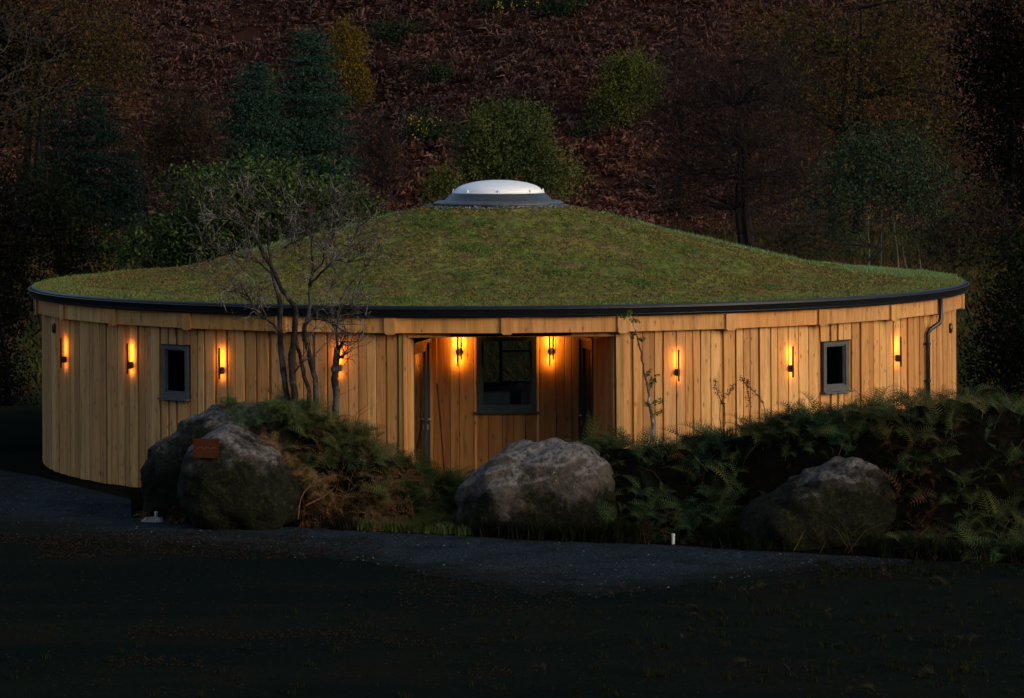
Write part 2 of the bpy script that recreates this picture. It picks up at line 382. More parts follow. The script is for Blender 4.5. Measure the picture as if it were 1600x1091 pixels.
# loose stones lying on the path
n = 5200; i = R0.randint(0, NX, n); j = R0.randint(0, NR, n); a = R0.rand(n)[:, None]; c = R0.rand(n)[:, None]
P = PV[i, j] * (1 - a) * (1 - c) + PV[i + 1, j] * a * (1 - c) + PV[i, j + 1] * (1 - a) * c + PV[i + 1, j + 1] * a * c
octV = np.array([(1, 0, 0), (0, 1, 0), (-1, 0, 0), (0, -1, 0), (0, 0, 1), (0, 0, -.4)]); octF = np.array([(0, 1, 4), (1, 2, 4), (2, 3, 4), (3, 0, 4), (1, 0, 5), (2, 1, 5), (3, 2, 5), (0, 3, 5)])
def stones(P, smin, smax, rng):
    n = len(P); s = (smin + (smax - smin) * rng.rand(n) ** 3)[:, None, None]
    V = P[:, None, :] + (octV[None] * (.6 + .8 * rng.rand(n, 6, 1))) * s * np.array([1, 1, .7]); return V.reshape(-1, 3), (octF[None] + 6 * np.arange(n)[:, None, None]).reshape(-1, 3)
stonem = leafmat('gravel_stones', [(0.0056, 0.0080, 0.0104), (0.0080, 0.0120, 0.0152), (0.0112, 0.0160, 0.0208), (0.0192, 0.0240, 0.0288), (0.0400, 0.0440, 0.0480), (0.1600, 0.1680, 0.1760)], trans=0)
V, Q = stones(P, .005, .018, R0)
tag(link('gravel_stones', mesh_np('gravel_stones', V, Q), stonem), 'loose dark stones scattered over the gravel path', 'gravel', kind='stuff')

# ------------------------------------------------------------------ the round building
RW, RB, RG = 7.83, 7.99, 8.06
bld = empty('round_timber_building', (0, 0, 0), 0, 'round larch-clad building with a low grassed roof and glowing wall lamps', 'building')
DL = .221; TH0 = .015
WT = 2.60      # wall top, behind the beam
# openings: (theta centre, half angle, z0, z1)
thA = theta_of(637, RW); thB = theta_of(960, RW)
def winspec(x0, x1, y0, y1):
    a, b = theta_of(x0, RW + .03), theta_of(x1, RW + .03); t = (a + b) / 2; xm = (x0 + x1) / 2
    return dict(t=t, w=2 * RW * math.tan((b - a) / 2), z0=z_at(xm, y1, t, RW), z1=z_at(xm, y0, t, RW))
win1 = winspec(253, 294, 540, 622); win2 = winspec(1286, 1325, 534, 611)
openings = [(w['t'], w['w'] / 2 / RW, w['z0'], w['z1']) for w in (win1, win2)]

def board_mesh(w, t, h, seed):
    r = random.Random(seed); mb = MB(); dw = [(r.uniform(-.004, .004)) for _ in range(4)]; c = .004
    # a gently uneven board: three heights, wavering edges, chamfered front arrises
    zs = [0, h * .35, h * .7, h]; V = []
    for z, q in zip(zs, dw):
        x0, x1 = -w / 2 + q, w / 2 + q * .5
        V += [(x0, 0, z), (x0, -t + c, z), (x0 + c, -t, z), (x1 - c, -t, z), (x1, -t + c, z), (x1, 0, z)]
    Fs = [(i * 6 + k, i * 6 + (k + 1) % 6, (i + 1) * 6 + (k + 1) % 6, (i + 1) * 6 + k) for i in range(3) for k in range(6)]
    Fs = [f[::-1] for f in Fs] + [(0, 1, 2, 3, 4, 5), (23, 22, 21, 20, 19, 18)]
    me = bpy.data.meshes.new('wall_board'); me.from_pydata(V, [], [f for f in Fs]); me.update(); return me
rb = random.Random(11)
def put_board(th, w, r, t, mat, z0=0.0, z1=WT, seed=0, name='wall_board'):
    p = cyl(th, r); return link(name, board_mesh(w, t, z1 - z0, seed), mat, bld, (p.x, p.y, z0), th)
def spans(th, hw):
    for t, h, a, b in openings:
        if abs(th - t) < h + hw / RW * .75 + .001: return [(0.0, a - .012), (b + .012, WT)]
    return [(0.0, WT)]
th = -1.75; seed = 0
while th < 1.75:
    w = rb.choice([.115, .14, .16, .18, .195]); gap = rb.choice([.008, .012, .016, .03, .055])
    c = th + w / 2 / RW; e = th + w / RW
    if not (e > thA + .004 and th < thB - .004):
        for z0, z1 in spans(c, w / 2):
            seed += 1; put_board(c, w, RW - .010 + rb.uniform(-.004, .004), .024, wood, z0 + rb.uniform(0, .012), z1, seed)
        g = e + gap / 2 / RW
        if not (g > thA + .002 and g < thB - .002):
            for z0, z1 in spans(g, (gap + .05) / 2):
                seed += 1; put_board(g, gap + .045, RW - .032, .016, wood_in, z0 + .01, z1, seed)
    else:
        if th < thA:      # trimmed board beside the opening
            w2 = (thA - th) * RW
            if w2 > .03: seed += 1; put_board(th + w2 / 2 / RW, w2 - .004, RW - .012, .024, wood, 0, WT, seed)
        if e > thB:
            w2 = (e - thB) * RW
            if w2 > .03: seed += 1; put_board(thB + w2 / 2 / RW, w2 - .004, RW - .012, .024, wood, 0, WT, seed)
    th = e + gap / RW
# lining behind the boards, with holes for windows, porch and a rear window; and the far side of the wall
rear = [(math.pi - .10, .20, .62, 1.95)]
def in_open(t, z):
    for a, h, z0, z1 in openings + rear + [(-math.pi + math.pi * 0 - .10 + 0, 0, 0, 0)]:
        d = (t - a + math.pi) % (2 * math.pi) - math.pi
        if abs(d) < h and z0 < z < z1: return True
    return thA < t < thB and z < 2.52
brk = sorted(set([round(x, 6) for x in list(np.linspace(-math.pi, math.pi, 145)) + [thA, thB] + [a + s * h for a, h, _, _ in openings for s in (-1, 1)] + [rear[0][0] - .2, math.pi - 1e-6]]))
zb = sorted(set([0, .62, 1.95, 2.52, WT] + [v for o in openings for v in o[2:]]))
mb = MB()
for a, b in zip(brk[:-1], brk[1:]):
    for z0, z1 in zip(zb[:-1], zb[1:]):
        tm = (a + b) / 2
        if in_open(tm, (z0 + z1) / 2): continue
        for r, fl in ((RW - .062, 1), (RW - .20, 0)):
            q = [cyl(a, r, z0), cyl(b, r, z0), cyl(b, r, z1), cyl(a, r, z1)]; mb.add(q if fl else q[::-1], [(0, 1, 2, 3)])
mb.build('wall_lining', linerm, bld)
mb = MB()
for k in range(60):
    t = 1.76 + (2 * math.pi - 3.52) * (k + .5) / 60
    d = (t - rear[0][0] + math.pi) % (2 * math.pi) - math.pi
    for z0, z1 in ([(0, .60), (1.97, WT)] if abs(d) < .21 else [(0, WT)]):
        c_, s_ = math.cos(t), math.sin(t); wv = .215
        V = []
        for z in (z0, z1):
            for (lx, ly) in ((-wv / 2, 0), (wv / 2, 0), (wv / 2, -.024), (-wv / 2, -.024)):
                p = cyl(t, RW - .03); V.append((p.x + lx * c_ - ly * s_, p.y + lx * s_ + ly * c_, z))
        mb.add(V, [(3, 2, 1, 0), (4, 5, 6, 7), (0, 1, 5, 4), (1, 2, 6, 5), (2, 3, 7, 6), (3, 0, 4, 7)])
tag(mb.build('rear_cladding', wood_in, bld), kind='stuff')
# rear window and floor
MBx = MB(); MBx.lathe([(0.001, .02), (RW - .2, .02)], 48); MBx.build('floor', concrete, bld)
rw = MB()
for dx in (-.78, -.02, .74): rw.box(dx - .03, dx + .03, -.05, .05, .62, 1.95)
rw.box(-.81, .77, -.05, .05, .60, .66); rw.box(-.81, .77, -.05, .05, 1.90, 1.96); rw.box(-.81, .77, -.04, .04, 1.22, 1.26)
p = cyl(rear[0][0], RW - .1); rw.build('rear_window_frame', anth, bld, (p.x, p.y, 0), rear[0][0])

# eaves beam, rafter end blocks
for k in range(-8, 8):
    a = TH0 + k * DL; b = a + DL; pa, pb = cyl(a, RB), cyl(b, RB); L = (pb - pa).length; m = (pa + pb) / 2; t = (a + b) / 2
    mb = MB(); mb.box(-L / 2 + .004, L / 2 - .004, 0, .09, 0, .235, 0)
    o = mb.build('eaves_beam', wood_beam, bld, (m.x, m.y, 2.575), t)
for k in range(-8, 9):
    a = TH0 + k * DL; p = cyl(a, RB + .03); mb = MB(); w = .088; ch = .03
    mb.prism([(-w, .252), (-w, ch), (-w + ch, 0), (w - ch, 0), (w, ch), (w, .252)], 0, .16)
    mb.build('rafter_end', wood_beam, bld, (p.x, p.y, 2.552), a)
mb = MB(); mb.lathe([(7.93, 2.575), (7.93, 2.83), (7.86, 2.83), (7.86, 2.575)], 96, True, 1.85, 2 * math.pi - 1.85); mb.build('rear_eaves_beam', wood_beam, bld)
mb = MB(); mb.lathe([(7.90, 2.824), (8.055, 2.824)], 160); mb.build('soffit', darkin, bld)
# gutter: half round with a lip, on a dark fascia
g0 = 2.858
prof = [(8.0, g0 + .02), (8.02, g0 - .015), (8.06, g0 - .03), (8.10, g0 - .015), (8.13, g0 + .03), (8.135, g0 + .07), (8.15, g0 + .075), (8.15, g0 + .088), (8.125, g0 + .088), (8.12, g0 + .04), (8.06, g0 - .012), (8.01, g0 + .03)]
prof = [(r - .07, z) for r, z in prof]
mb = MB(); mb.lathe(prof, 200, True); mb.build('gutter', gutterm, bld, smooth=True)
mb = MB(); mb.lathe([(7.99, g0 - .02), (8.035, g0 - .015), (8.035, 2.965), (8.02, 2.985), (7.97, 2.985), (7.97, g0)], 200, True); mb.build('roof_edge_trim', gutterm, bld)

# roof: concave cone with a soft crown
RP = [(0, 4.34), (.9, 4.315), (1.2, 4.27), (1.6, 4.175), (2.2, 4.01), (3.0, 3.79), (3.9, 3.585), (4.8, 3.375), (5.5, 3.205), (6.3, 3.085), (7.0, 3.02), (7.6, 2.985), (7.99, 2.965)]
rr = np.array([p[0] for p in RP]); rz = np.array([p[1] for p in RP])
def roof_z(r): 
    # smoothed interpolation
    return (np.interp(r, rr, rz) + np.interp(np.clip(r - .25, 0, 8), rr, rz) + np.interp(np.clip(r + .25, 0, 7.99), rr, rz)) / 3
NA, NRr = 420, 130; V = []
for i in range(NRr + 1):
    r = 7.995 * (i / NRr) ** .9; base = float(roof_z(r)); edge = min(1, (7.995 - r) / .3)
    for j in range(NA):
        a = 2 * math.pi * j / NA; x = r * math.sin(a); y = -r * math.cos(a)
        q = (.030 * noise.noise((x * 2.3, y * 2.3, 1)) + .030 * noise.noise((x * 6, y * 6, 4)) + .026 * noise.noise((x * 15, y * 15, 8))) * (.35 + .65 * edge)
        far = max(0, (y + .2 * abs(x)) / 8); q += .09 * max(0, noise.noise((x * .45, y * .45, 20))) * far * edge
        V.append((x, y, base + q))
ii, jj = np.meshgrid(np.arange(NRr), np.arange(NA), indexing='ij'); k0 = (ii * NA + jj).ravel(); k1 = (ii * NA + (jj + 1) % NA).ravel()
RV = np.array(V)
o = link('roof', mesh_np('roof', V, np.stack([k0, k1 + NA * 0, k1 + NA, k0 + NA], 1)[:, ::-1], True), roofm, bld)
# living plants of the roof: short leaves everywhere, looser grass at the rim
def roof_points(n, rmin=1.15, rmax=7.97, amin=-math.pi, amax=math.pi, rng=R0, pw=.5):
    r = (rmin ** 2 + (rmax ** 2 - rmin ** 2) * rng.rand(n)) ** .5; a = amin + (amax - amin) * rng.rand(n)
    x, y = r * np.sin(a), -r * np.cos(a); i = np.clip((r / 7.995) ** (1 / .9) * NRr, 0, NRr - 1).astype(int)
    j = (np.round((a % (2 * math.pi)) / (2 * math.pi) * NA).astype(int)) % NA
    z = RV[i * NA + j, 2] * .5 + RV[(i + 1) * NA + j, 2] * .5
    return np.stack([x, y, z], 1), r
sedum1 = leafmat('sedum_leaves', [(0.0579, 0.0438, 0.0180), (0.1288, 0.0927, 0.0335), (0.1932, 0.1352, 0.0515), (0.1159, 0.0747, 0.0361), (0.2061, 0.1803, 0.0644), (0.2190, 0.1095, 0.0579), (0.0773, 0.0515, 0.0283)],
                 [(0.0435, 0.0493, 0.0123), (0.1086, 0.1232, 0.0246), (0.1884, 0.1971, 0.0394), (0.1232, 0.1355, 0.0345), (0.2318, 0.1848, 0.0616), (0.0869, 0.0616, 0.0246)], 1.7, .85, .15)
P, r = roof_points(150000); keep = np.array([noise.noise((p[0] * 1.9, p[1] * 1.9, 3)) + .8 * noise.noise((p[0] * 6, p[1] * 6, 9)) > -.22 for p in P[::1]])
P = P[keep]; P[:, 2] += .008 + .016 * R0.rand(len(P))
V, Q = leaf_cloud(P, .028 + .03 * R0.rand(len(P)), .013 + .012 * R0.rand(len(P)), R0, np.array([0, 0, .45]))
tag(link('sedum_plants', mesh_np('sedum_plants', V, Q), sedum1, o), kind='stuff')
P1, _ = roof_points(26000, 7.3, 7.985); P2, _ = roof_points(16000, 1.3, 7.9, math.pi * .62, math.pi * 1.38)
P = P1; P[:, 2] += .02
V, Q = leaf_cloud(P, .05 + .05 * R0.rand(len(P)), .007, R0, np.array([0, 0, 1.5]))
grassm = leafmat('roof_grass', [(0.0750, 0.1050, 0.0300), (0.1350, 0.1950, 0.0525), (0.2100, 0.3000, 0.0900), (0.1800, 0.1650, 0.0750)], trans=.3)
tag(link('roof_grass', mesh_np('roof_grass', V, Q), grassm, o), kind='stuff')
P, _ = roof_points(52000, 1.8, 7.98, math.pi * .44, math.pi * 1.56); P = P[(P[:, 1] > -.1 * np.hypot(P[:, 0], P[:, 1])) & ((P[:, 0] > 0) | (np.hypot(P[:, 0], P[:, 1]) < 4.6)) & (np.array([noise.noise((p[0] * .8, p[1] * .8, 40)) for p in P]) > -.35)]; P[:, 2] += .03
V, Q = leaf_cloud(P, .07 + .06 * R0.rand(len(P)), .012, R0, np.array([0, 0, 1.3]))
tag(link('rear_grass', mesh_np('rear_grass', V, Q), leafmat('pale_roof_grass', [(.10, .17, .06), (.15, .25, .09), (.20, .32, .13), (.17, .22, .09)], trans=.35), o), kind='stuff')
brightm = leafmat('bright_green_tufts', [(0.0585, 0.0990, 0.0216), (0.0936, 0.1530, 0.0378), (0.1404, 0.1980, 0.0648)], trans=.2)
tufts = []
for px, py, s in [(745, 392, .28), (725, 388, .18), (800, 388, .10), (866, 428, .13), (990, 440, .12), (1010, 446, .18), (730, 432, .2), (660, 345, .2), (690, 352, .22), (752, 350, .15), (1000, 362, .15), (560, 452, .2), (640, 470, .2), (1205, 450, .15), (300, 455, .2), (1080, 392, .2)]:
    # where the sight line meets the roof
    best = None
    for d in np.arange(D - 7.9, D, .04):
        q = W(px, py, d); rq = math.hypot(q.x, q.y)
        if rq < 7.9 and q.z < roof_z(rq): best = q; break
    if best is None: continue
    n = int(500 * s / .2); a = R0.rand(n) * 6.283; rad = s * np.sqrt(R0.rand(n)) * (1 + .5 * np.sin(3 * a)); x = best.x + rad * 1.25 * np.cos(a); y = best.y + rad * np.sin(a) * 1.2
    tufts.append(np.stack([x, y, roof_z(np.hypot(x, y)) + .02 + .02 * R0.rand(n)], 1))
P = np.concatenate(tufts); V, Q = leaf_cloud(P, .035, .016, R0, np.array([0, 0, .6]))
tag(link('green_tufts', mesh_np('green_tufts', V, Q), brightm, o), kind='stuff')
P, _ = roof_points(2600, 1.02, 1.30); P[:, 2] += .012 ; V, Q = stones(P, .010, .028, R0)
tag(link('pebble_ring', mesh_np('pebble_ring', V, Q), pebblem, o), kind='stuff')
# skylight
z0 = 4.315
sk = MB(); sk.lathe([(1.02, z0 - .03), (1.13, z0 + .0), (1.13, z0 + .02), (1.07, z0 + .055), (.95, z0 + .062)], 96); sky_o = sk.build('skylight', leadp, bld, smooth=False)
sk = MB(); sk.lathe([(1.07, z0 - .05), (1.095, z0 + .0), (1.1, z0 - .04)], 96); sk.build('skylight_foot', gutterm, sky_o)
sk = MB(); sk.lathe([(.96, z0 + .06), (.93, z0 + .075), (.87, z0 + .13), (.83, z0 + .165), (.815, z0 + .185), (.74, z0 + .185)], 96); sk.build('kerb_upstand', leadm, sky_o, smooth=True)
dm = MB(); dm.lathe([(.775, z0 + .180), (.80, z0 + .186), (.80, z0 + .200), (.76, z0 + .208)] + [(.76 * math.cos(t), z0 + .208 + .205 * math.sin(t) ** 1.0) for t in np.linspace(.05, math.pi / 2 - .001, 22)], 96)
dm.build('dome', domem, sky_o, smooth=True)
for k in range(8):
    a = math.pi / 2 + k * math.pi / 4 + .02; p = cyl(a, .775); lg = MB(); lg.prism([(-.02, 0), (.02, 0), (.012, .045), (0, .06), (-.012, .045)], -.02, .02)
    lg.build('dome_clamp', domem, sky_o, (p.x, p.y, z0 + .200), a + math.pi / 2)

# windows
def window(spec, sill=True):
    t = spec['t']; w = spec['w'] / 2; z0, z1 = spec['z0'], spec['z1']; p = cyl(t, RW + .012); h = z1 - z0
    fr = MB(); f = .065; y0, y1 = -.028, .10
    fr.box(-w, -w + f, y0, y1, 0, h); fr.box(w - f, w, y0, y1, 0, h); fr.box(-w + f, w - f, y0, y1, 0, f + .02); fr.box(-w + f, w - f, y0, y1, h - f * .8, h)
    win = fr.build('window', anth, bld, (p.x, p.y, z0), t)
    s = MB(); g = .022
    s.box(-w + f, -w + f + g, .0, .07, f + .02, h - f * .8); s.box(w - f - g, w - f, .0, .07, f + .02, h - f * .8); s.box(-w + f + g, w - f - g, .0, .07, f + .02, f + .02 + g); s.box(-w + f + g, w - f - g, .0, .07, h - f * .8 - g, h - f * .8)
    s.build('sash', anth, win)
    gl = MB(); gl.box(-w + f + g, w - f - g, .030, .046, f + .02 + g, h - f * .8 - g); gl.build('pane', glass, win)
    si = MB(); si.prism([(-w - .035, 0), (w + .035, 0), (w + .035, .028), (-w - .035, .028)], -.095, .03); o = si.build('sill', anth, win); o.location = (0, 0, -.03)
    hd = MB(); hd.box(-w - .01, w + .01, -.04, .02, h, h + .018); hd.build('head_flashing', black, win)
    return win
window(win1); window(win2)
for i, (dx, s, m_) in enumerate([(-.06, 1.0, steel), (.05, .7, whitep)]):
    p = cyl(win1['t'] + dx / RW, RW - .16, win1['z0'] + .10); b_ = MB()
    b_.lathe([(.001, 0), (.03, 0), (.032, .09), (.012, .12), (.011, .16), (.001, .16)], 12)
    o = b_.build('bottle', m_, None, p); o.scale = (s, s, s)
    tag(o, ['tall clear bottle standing inside the left wall window', 'short pale bottle standing inside the left wall window'][i], 'bottle')
b_ = MB(); b_.box(-.3, .3, -.02, .14, -.03, 0); p = cyl(win1['t'], RW - .2, win1['z0'] + .10); b_.build('window_ledge', darkin, bld, p, win1['t'])

# porch: a recess with two raked side walls
A = cyl(thA, RW); B = cyl(thB, RW); yb = -5.65
CL = Vector((W(681, 500, yb + D).x, yb, 0)); CR = Vector((W(905, 500, yb + D).x, yb, 0)); PZ = 2.50
def wall_run(p, q, boards, name, mat, zt=PZ, zs0=0.02, t=.022, seed0=500):
    """boards: list of widths filling p->q; each is a separate board whose face looks to the left of p->q turned out"""
    d = (q - p); L = d.length; d.normalize(); ang = math.atan2(d.y, d.x); s = 0; tot = sum(boards); i = 0
    for w in boards:
        w_ = w * L / tot; c = p + d * (s + w_ / 2); i += 1
        link(name, board_mesh(w_ - .006, t, zt - zs0, seed0 + i), mat, bld, (c.x, c.y, zs0), ang); s += w_
# back wall boards; window opening in the middle
wx0 = W(745, 560, yb + D).x; wx1 = W(838, 560, yb + D).x; wz0 = W(790, 643, yb + D).z; wz1 = 2.38
def back_boards(xa, xb, z0, z1, sd):
    r = random.Random(sd); x = xa
    while x < xb - .01:
        w = min(r.choice([.11, .14, .18, .22, .26]), xb - x)
        if xb - (x + w) < .06: w = xb - x
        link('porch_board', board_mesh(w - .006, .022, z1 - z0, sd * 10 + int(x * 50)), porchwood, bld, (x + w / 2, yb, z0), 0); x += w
back_boards(CL.x, wx0 - .045, .02, PZ, 61); back_boards(wx1 + .045, CR.x, .02, PZ, 62); back_boards(wx0 - .045, wx1 + .045, .02, wz0 - .01, 63)
lin = MB(); yy = yb + .03
for x0, x1, za, zc in ((CL.x - .1, wx0, 0, 2.6), (wx1, CR.x + .1, 0, 2.6), (wx0, wx1, 0, wz0), (wx0, wx1, wz1, 2.6)): lin.box(x0, x1, yy, yy + .12, za, zc)
lin.build('porch_wall_core', linerm, bld)
for xq in (wx0 - .0225, wx1 + .0225):      # pale reveal strips beside the window
    link('window_trim', board_mesh(.04, .03, PZ - .04, 777), wood, bld, (xq, yb - .002, .02), 0)
w_ = (wx1 - wx0) / 2; h_ = wz1 - wz0; f = .075
fr = MB(); fr.box(-w_, -w_ + f, -.05, .08, 0, h_); fr.box(w_ - f, w_, -.05, .08, 0, h_); fr.box(-w_ + f, w_ - f, -.05, .08, 0, f + .03); fr.box(-w_ + f, w_ - f, -.05, .08, h_ - f, h_)
pw = fr.build('porch_window', anth_d, bld, ((wx0 + wx1) / 2, yb, wz0), 0)
s = MB(); s.box(-w_ + f, -w_ + f + .03, -.02, .05, f + .03, h_ - f); s.box(w_ - f - .03, w_ - f, -.02, .05, f + .03, h_ - f); s.build('sash', anth_d, pw)
g_ = MB(); g_.box(-w_ + f + .03, w_ - f - .03, .0, .016, f + .03, h_ - f); g_.build('pane', glass, pw)
s = MB(); s.box(-w_ - .04, w_ + .04, -.10, .02, -.03, 0); s.build('sill', anth_d, pw)
for x0, x1, lb in ((756, 797, 'pale grey box on the floor side seen low through the porch window, wider of two'), (815, 835, 'pale grey box seen low through the porch window, narrower of two')):
    a_, c_ = W(x0, 632, yb + D + .4), W(x1, 613, yb + D + .4); bx2 = MB(); bx2.box(0, c_.x - a_.x, 0, .3, 0, c_.z - a_.z); bx2.box(.01, c_.x - a_.x - .01, -.012, .0, .02, .06)
    tag(bx2.build('storage_box', plain('pale_card', (.75, .75, .80), .8), None, (a_.x, yb + .4, a_.z)), lb, 'box')
mbs = MB(); mbs.box(-.9, .9, 0, .4, -.04, 0); a_ = W(790, 632.5, yb + D + .38); mbs.box(-.85, -.8, .05, .3, -a_.z + .03, -.04); mbs.box(.8, .85, .05, .3, -a_.z + .03, -.04)
tag(mbs.build('indoor_shelf', darkin, None, (a_.x, yb + .38, a_.z)), 'dark low shelf indoors behind the porch window', 'shelf')
# side walls
def seg(p, q, a, b): return p + (q - p) * a, p + (q - p) * b
# left: door on the near part, boards beyond it
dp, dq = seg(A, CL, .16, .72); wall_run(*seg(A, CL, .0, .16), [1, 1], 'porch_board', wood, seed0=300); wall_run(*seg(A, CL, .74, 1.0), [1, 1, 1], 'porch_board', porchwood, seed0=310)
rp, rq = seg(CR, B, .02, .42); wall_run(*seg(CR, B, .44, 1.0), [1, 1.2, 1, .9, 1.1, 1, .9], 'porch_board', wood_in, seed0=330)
def door(p, q, label=None, hside=1):
    d = q - p; L = d.length; ang = math.atan2(d.y, d.x); c = (p + q) / 2; Hd = 2.36
    fr = MB(); f = .055
    fr.box(-L / 2, -L / 2 + f, -.03, .09, 0, Hd); fr.box(L / 2 - f, L / 2, -.03, .09, 0, Hd); fr.box(-L / 2 + f, L / 2 - f, -.03, .09, Hd - f, Hd)
    dr = fr.build('door', anth_d, bld, (c.x, c.y, .03), ang)
    lf = MB(); a, b = -L / 2 + f + .004, L / 2 - f - .004; st = .11
    lf.box(a, a + st, 0, .055, .01, Hd - f - .004); lf.box(b - st, b, 0, .055, .01, Hd - f - .004); lf.box(a + st, b - st, 0, .055, .01, .26); lf.box(a + st, b - st, 0, .055, Hd - f - .13, Hd - f - .004)
    lf.build('door_leaf', anth_d, dr)
    g = MB(); g.box(a + st, b - st, .02, .036, .26, Hd - f - .13); g.build('pane', glass, dr)
    hx = (b - st / 2) if hside > 0 else (a + st / 2)
    hd = MB(); hd.box(hx - .02, hx + .02, -.008, 0, .93, 1.17, .004); hd.build('handle_plate', black, dr)
    h2 = MB(); h2.tube([(hx, -.005, 1.12), (hx, -.055, 1.12), (hx - .12 * hside, -.06, 1.12)], .009, 8); h2.build('handle', steel, dr)
    lk = MB(); lk.box(hx - .022, hx + .022, -.016, -.008, .955, 1.035, .004); lk.build('lock', steel, dr)
    return dr
door(dp, dq, hside=1); door(rp, rq, hside=-1)
# cores behind the side walls
for p, q in ((A, CL), (CR, B)):
    d = (q - p); L = d.length; ang = math.atan2(d.y, d.x); c = (p + q) / 2; cr = MB(); cr.box(-L / 2 + .02, L / 2 - .02, .10, .16, 0, 2.6); cr.build('porch_wall_core', linerm, bld, (c.x, c.y, 0), ang)
# leaning timber prop, ceiling, slab, jamb posts, lintel
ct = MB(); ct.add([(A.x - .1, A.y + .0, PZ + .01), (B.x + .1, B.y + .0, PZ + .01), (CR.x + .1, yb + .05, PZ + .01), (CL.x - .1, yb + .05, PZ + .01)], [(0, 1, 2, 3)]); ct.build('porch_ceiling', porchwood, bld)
fl = MB(); fl.add([(A.x, A.y + .1, .03), (B.x, B.y + .1, .03), (CR.x, yb + .02, .03), (CL.x, yb + .02, .03)], [(3, 2, 1, 0)]); fl.build('porch_floor', concrete, bld)
for k in range(8):
    x0 = A.x + (B.x - A.x) * k / 8; x1 = A.x + (B.x - A.x) * (k + 1) / 8; t = math.atan2((x0 + x1) / 2, 7.8)
mb = MB(); L = (B - A).length; mb.box(-L / 2, L / 2, .02, .10, 0, .09); m = (A + B) / 2
mb.build('lintel', wood_in, bld, (m.x, m.y - .06, 2.50), math.atan2(B.y - A.y, B.x - A.x))
mb = MB(); mb.box(-L / 2, L / 2, .12, .16, 0, .3); mb.build('lintel', linerm, bld, (m.x, m.y, 2.51), math.atan2(B.y - A.y, B.x - A.x))
for t, s in ((thA, -1), (thB, 1)):
    put_board(t + s * .09 / RW, .085, RW + .012, .03, wood_green, 0, WT - .02, 901 + s, 'jamb_post'); put_board(t + s * .035 / RW, .05, RW + .012, .045, wood, 0, WT - .02, 905 + s, 'jamb_post')
pr = MB(); pr.tube([W(683, 600, D - 5.75), W(688, 655, D - 5.95), (W(694, 735, D - 6.2))], .014, 6)
pr_ = pr.build('leaning_pole', barkmat('dark_pole', (.03, .012, .006), (.07, .03, .014)), None)
tag(pr_, 'thin dark wooden pole leaning in the left corner of the porch', 'pole')
# downpipe on the right
tg = theta_of(1473, RG); tw = theta_of(1450, RW + .07)
zt = z_at(1473, 466, tg, RG); pts = [cyl(tg, RG - .03, 2.84), cyl(tg, RG - .03, z_at(1473, 500, tg, RG) + .03), cyl(tg * .995, RG - .04, z_at(1472, 505, tg, RG)), cyl(tw * 1.005, RW + .10, z_at(1452, 514, tw, RW)), cyl(tw, RW + .07, z_at(1450, 521, tw, RW)), cyl(tw, RW + .07, .05)]
mb = MB(); mb.tube(pts, .036, 12); dpipe = mb.build('downpipe', gutterm, bld, smooth=True)
for z in (.9, 1.5, 2.1):
    p = cyl(tw, RW + .07); c_ = MB(); c_.lathe([(.036, -.02), (.046, -.02), (.046, .02), (.036, .02)], 16, True); c_.box(-.07, .07, .02, .045, -.015, .015); c_.build('pipe_clip', gutterm, dpipe, (p.x, p.y, z), tw)
# small black fittings near both ends of the wall
for x, y, lb in ((86, 513, 'small dark oval vent high on the far left of the wall'), (1484, 513, 'small black oval fitting on the far right of the wall')):
    t = theta_of(x, RW + .02); z = z_at(x, y, t, RW); p = cyl(t, RW + .012, z); mb = MB()
    V, Fs = [], []
    prof = [(.0, -.055), (.7, -.055), (1, -.035), (1, 0)]
    for i in range(20):
        a = 2 * math.pi * i / 20
        for s_, yy in prof: V.append((.055 * s_ * math.cos(a), yy, .085 * s_ * math.sin(a)))
    for i in range(20):
        for q in range(3): Fs.append((i * 4 + q, ((i + 1) % 20) * 4 + q, ((i + 1) % 20) * 4 + q + 1, i * 4 + q + 1))
    mb.add(V, Fs); tag(mb.build('wall_vent', black, None, p, t), lb, 'vent')

# ------------------------------------------------------------------ wall lamps
def lamp_parts(root, up=.35, dn=.13, rods=((0, 0, 0),), stand=.078, hub=False, s=1.0):
    led = ledp if hub else ledm
    bx_ = MB()
    if hub:
        V, Fs = [], []
        prof = [(0.0, -.05), (.85, -.05), (1, -.04), (1, 0)]
        for i in range(24):
            a = 2 * math.pi * i / 24
            for q_, yy in prof: V.append((.06 * q_ * math.cos(a), yy, .06 * q_ * math.sin(a)))
        for i in range(24):
            for q in range(3): Fs.append((i * 4 + q, ((i + 1) % 24) * 4 + q, ((i + 1) % 24) * 4 + q + 1, i * 4 + q + 1))
        bx_.add(V, Fs)
    else: bx_.box(-.028, .028, -.076, 0, -.05, .055, .006)
    bx_.build('lamp_base', black, root)
    for dx, u_, d_ in rods:
        r_ = MB(); y = -stand - .012; r_.box(dx - .0125, dx + .0125, y - .004, y + .016, -dn - d_, up + u_); ro = r_.build('lamp_rod', black, root)
        e = MB(); e.add([(dx - .0045, y + .0163, .06), (dx + .0045, y + .0163, .06), (dx + .0045, y + .0163, up + u_ - .015), (dx - .0045, y + .0163, up + u_ - .015)], [(0, 1, 2, 3)]); e.build('light_strip', led, ro)
        e = MB(); e.add([(dx - .0045, y + .0163, -dn - d_ + .01), (dx + .0045, y + .0163, -dn - d_ + .01), (dx + .0045, y + .0163, -.06), (dx - .0045, y + .0163, -.06)], [(0, 1, 2, 3)]); e.build('light_strip', led, ro)
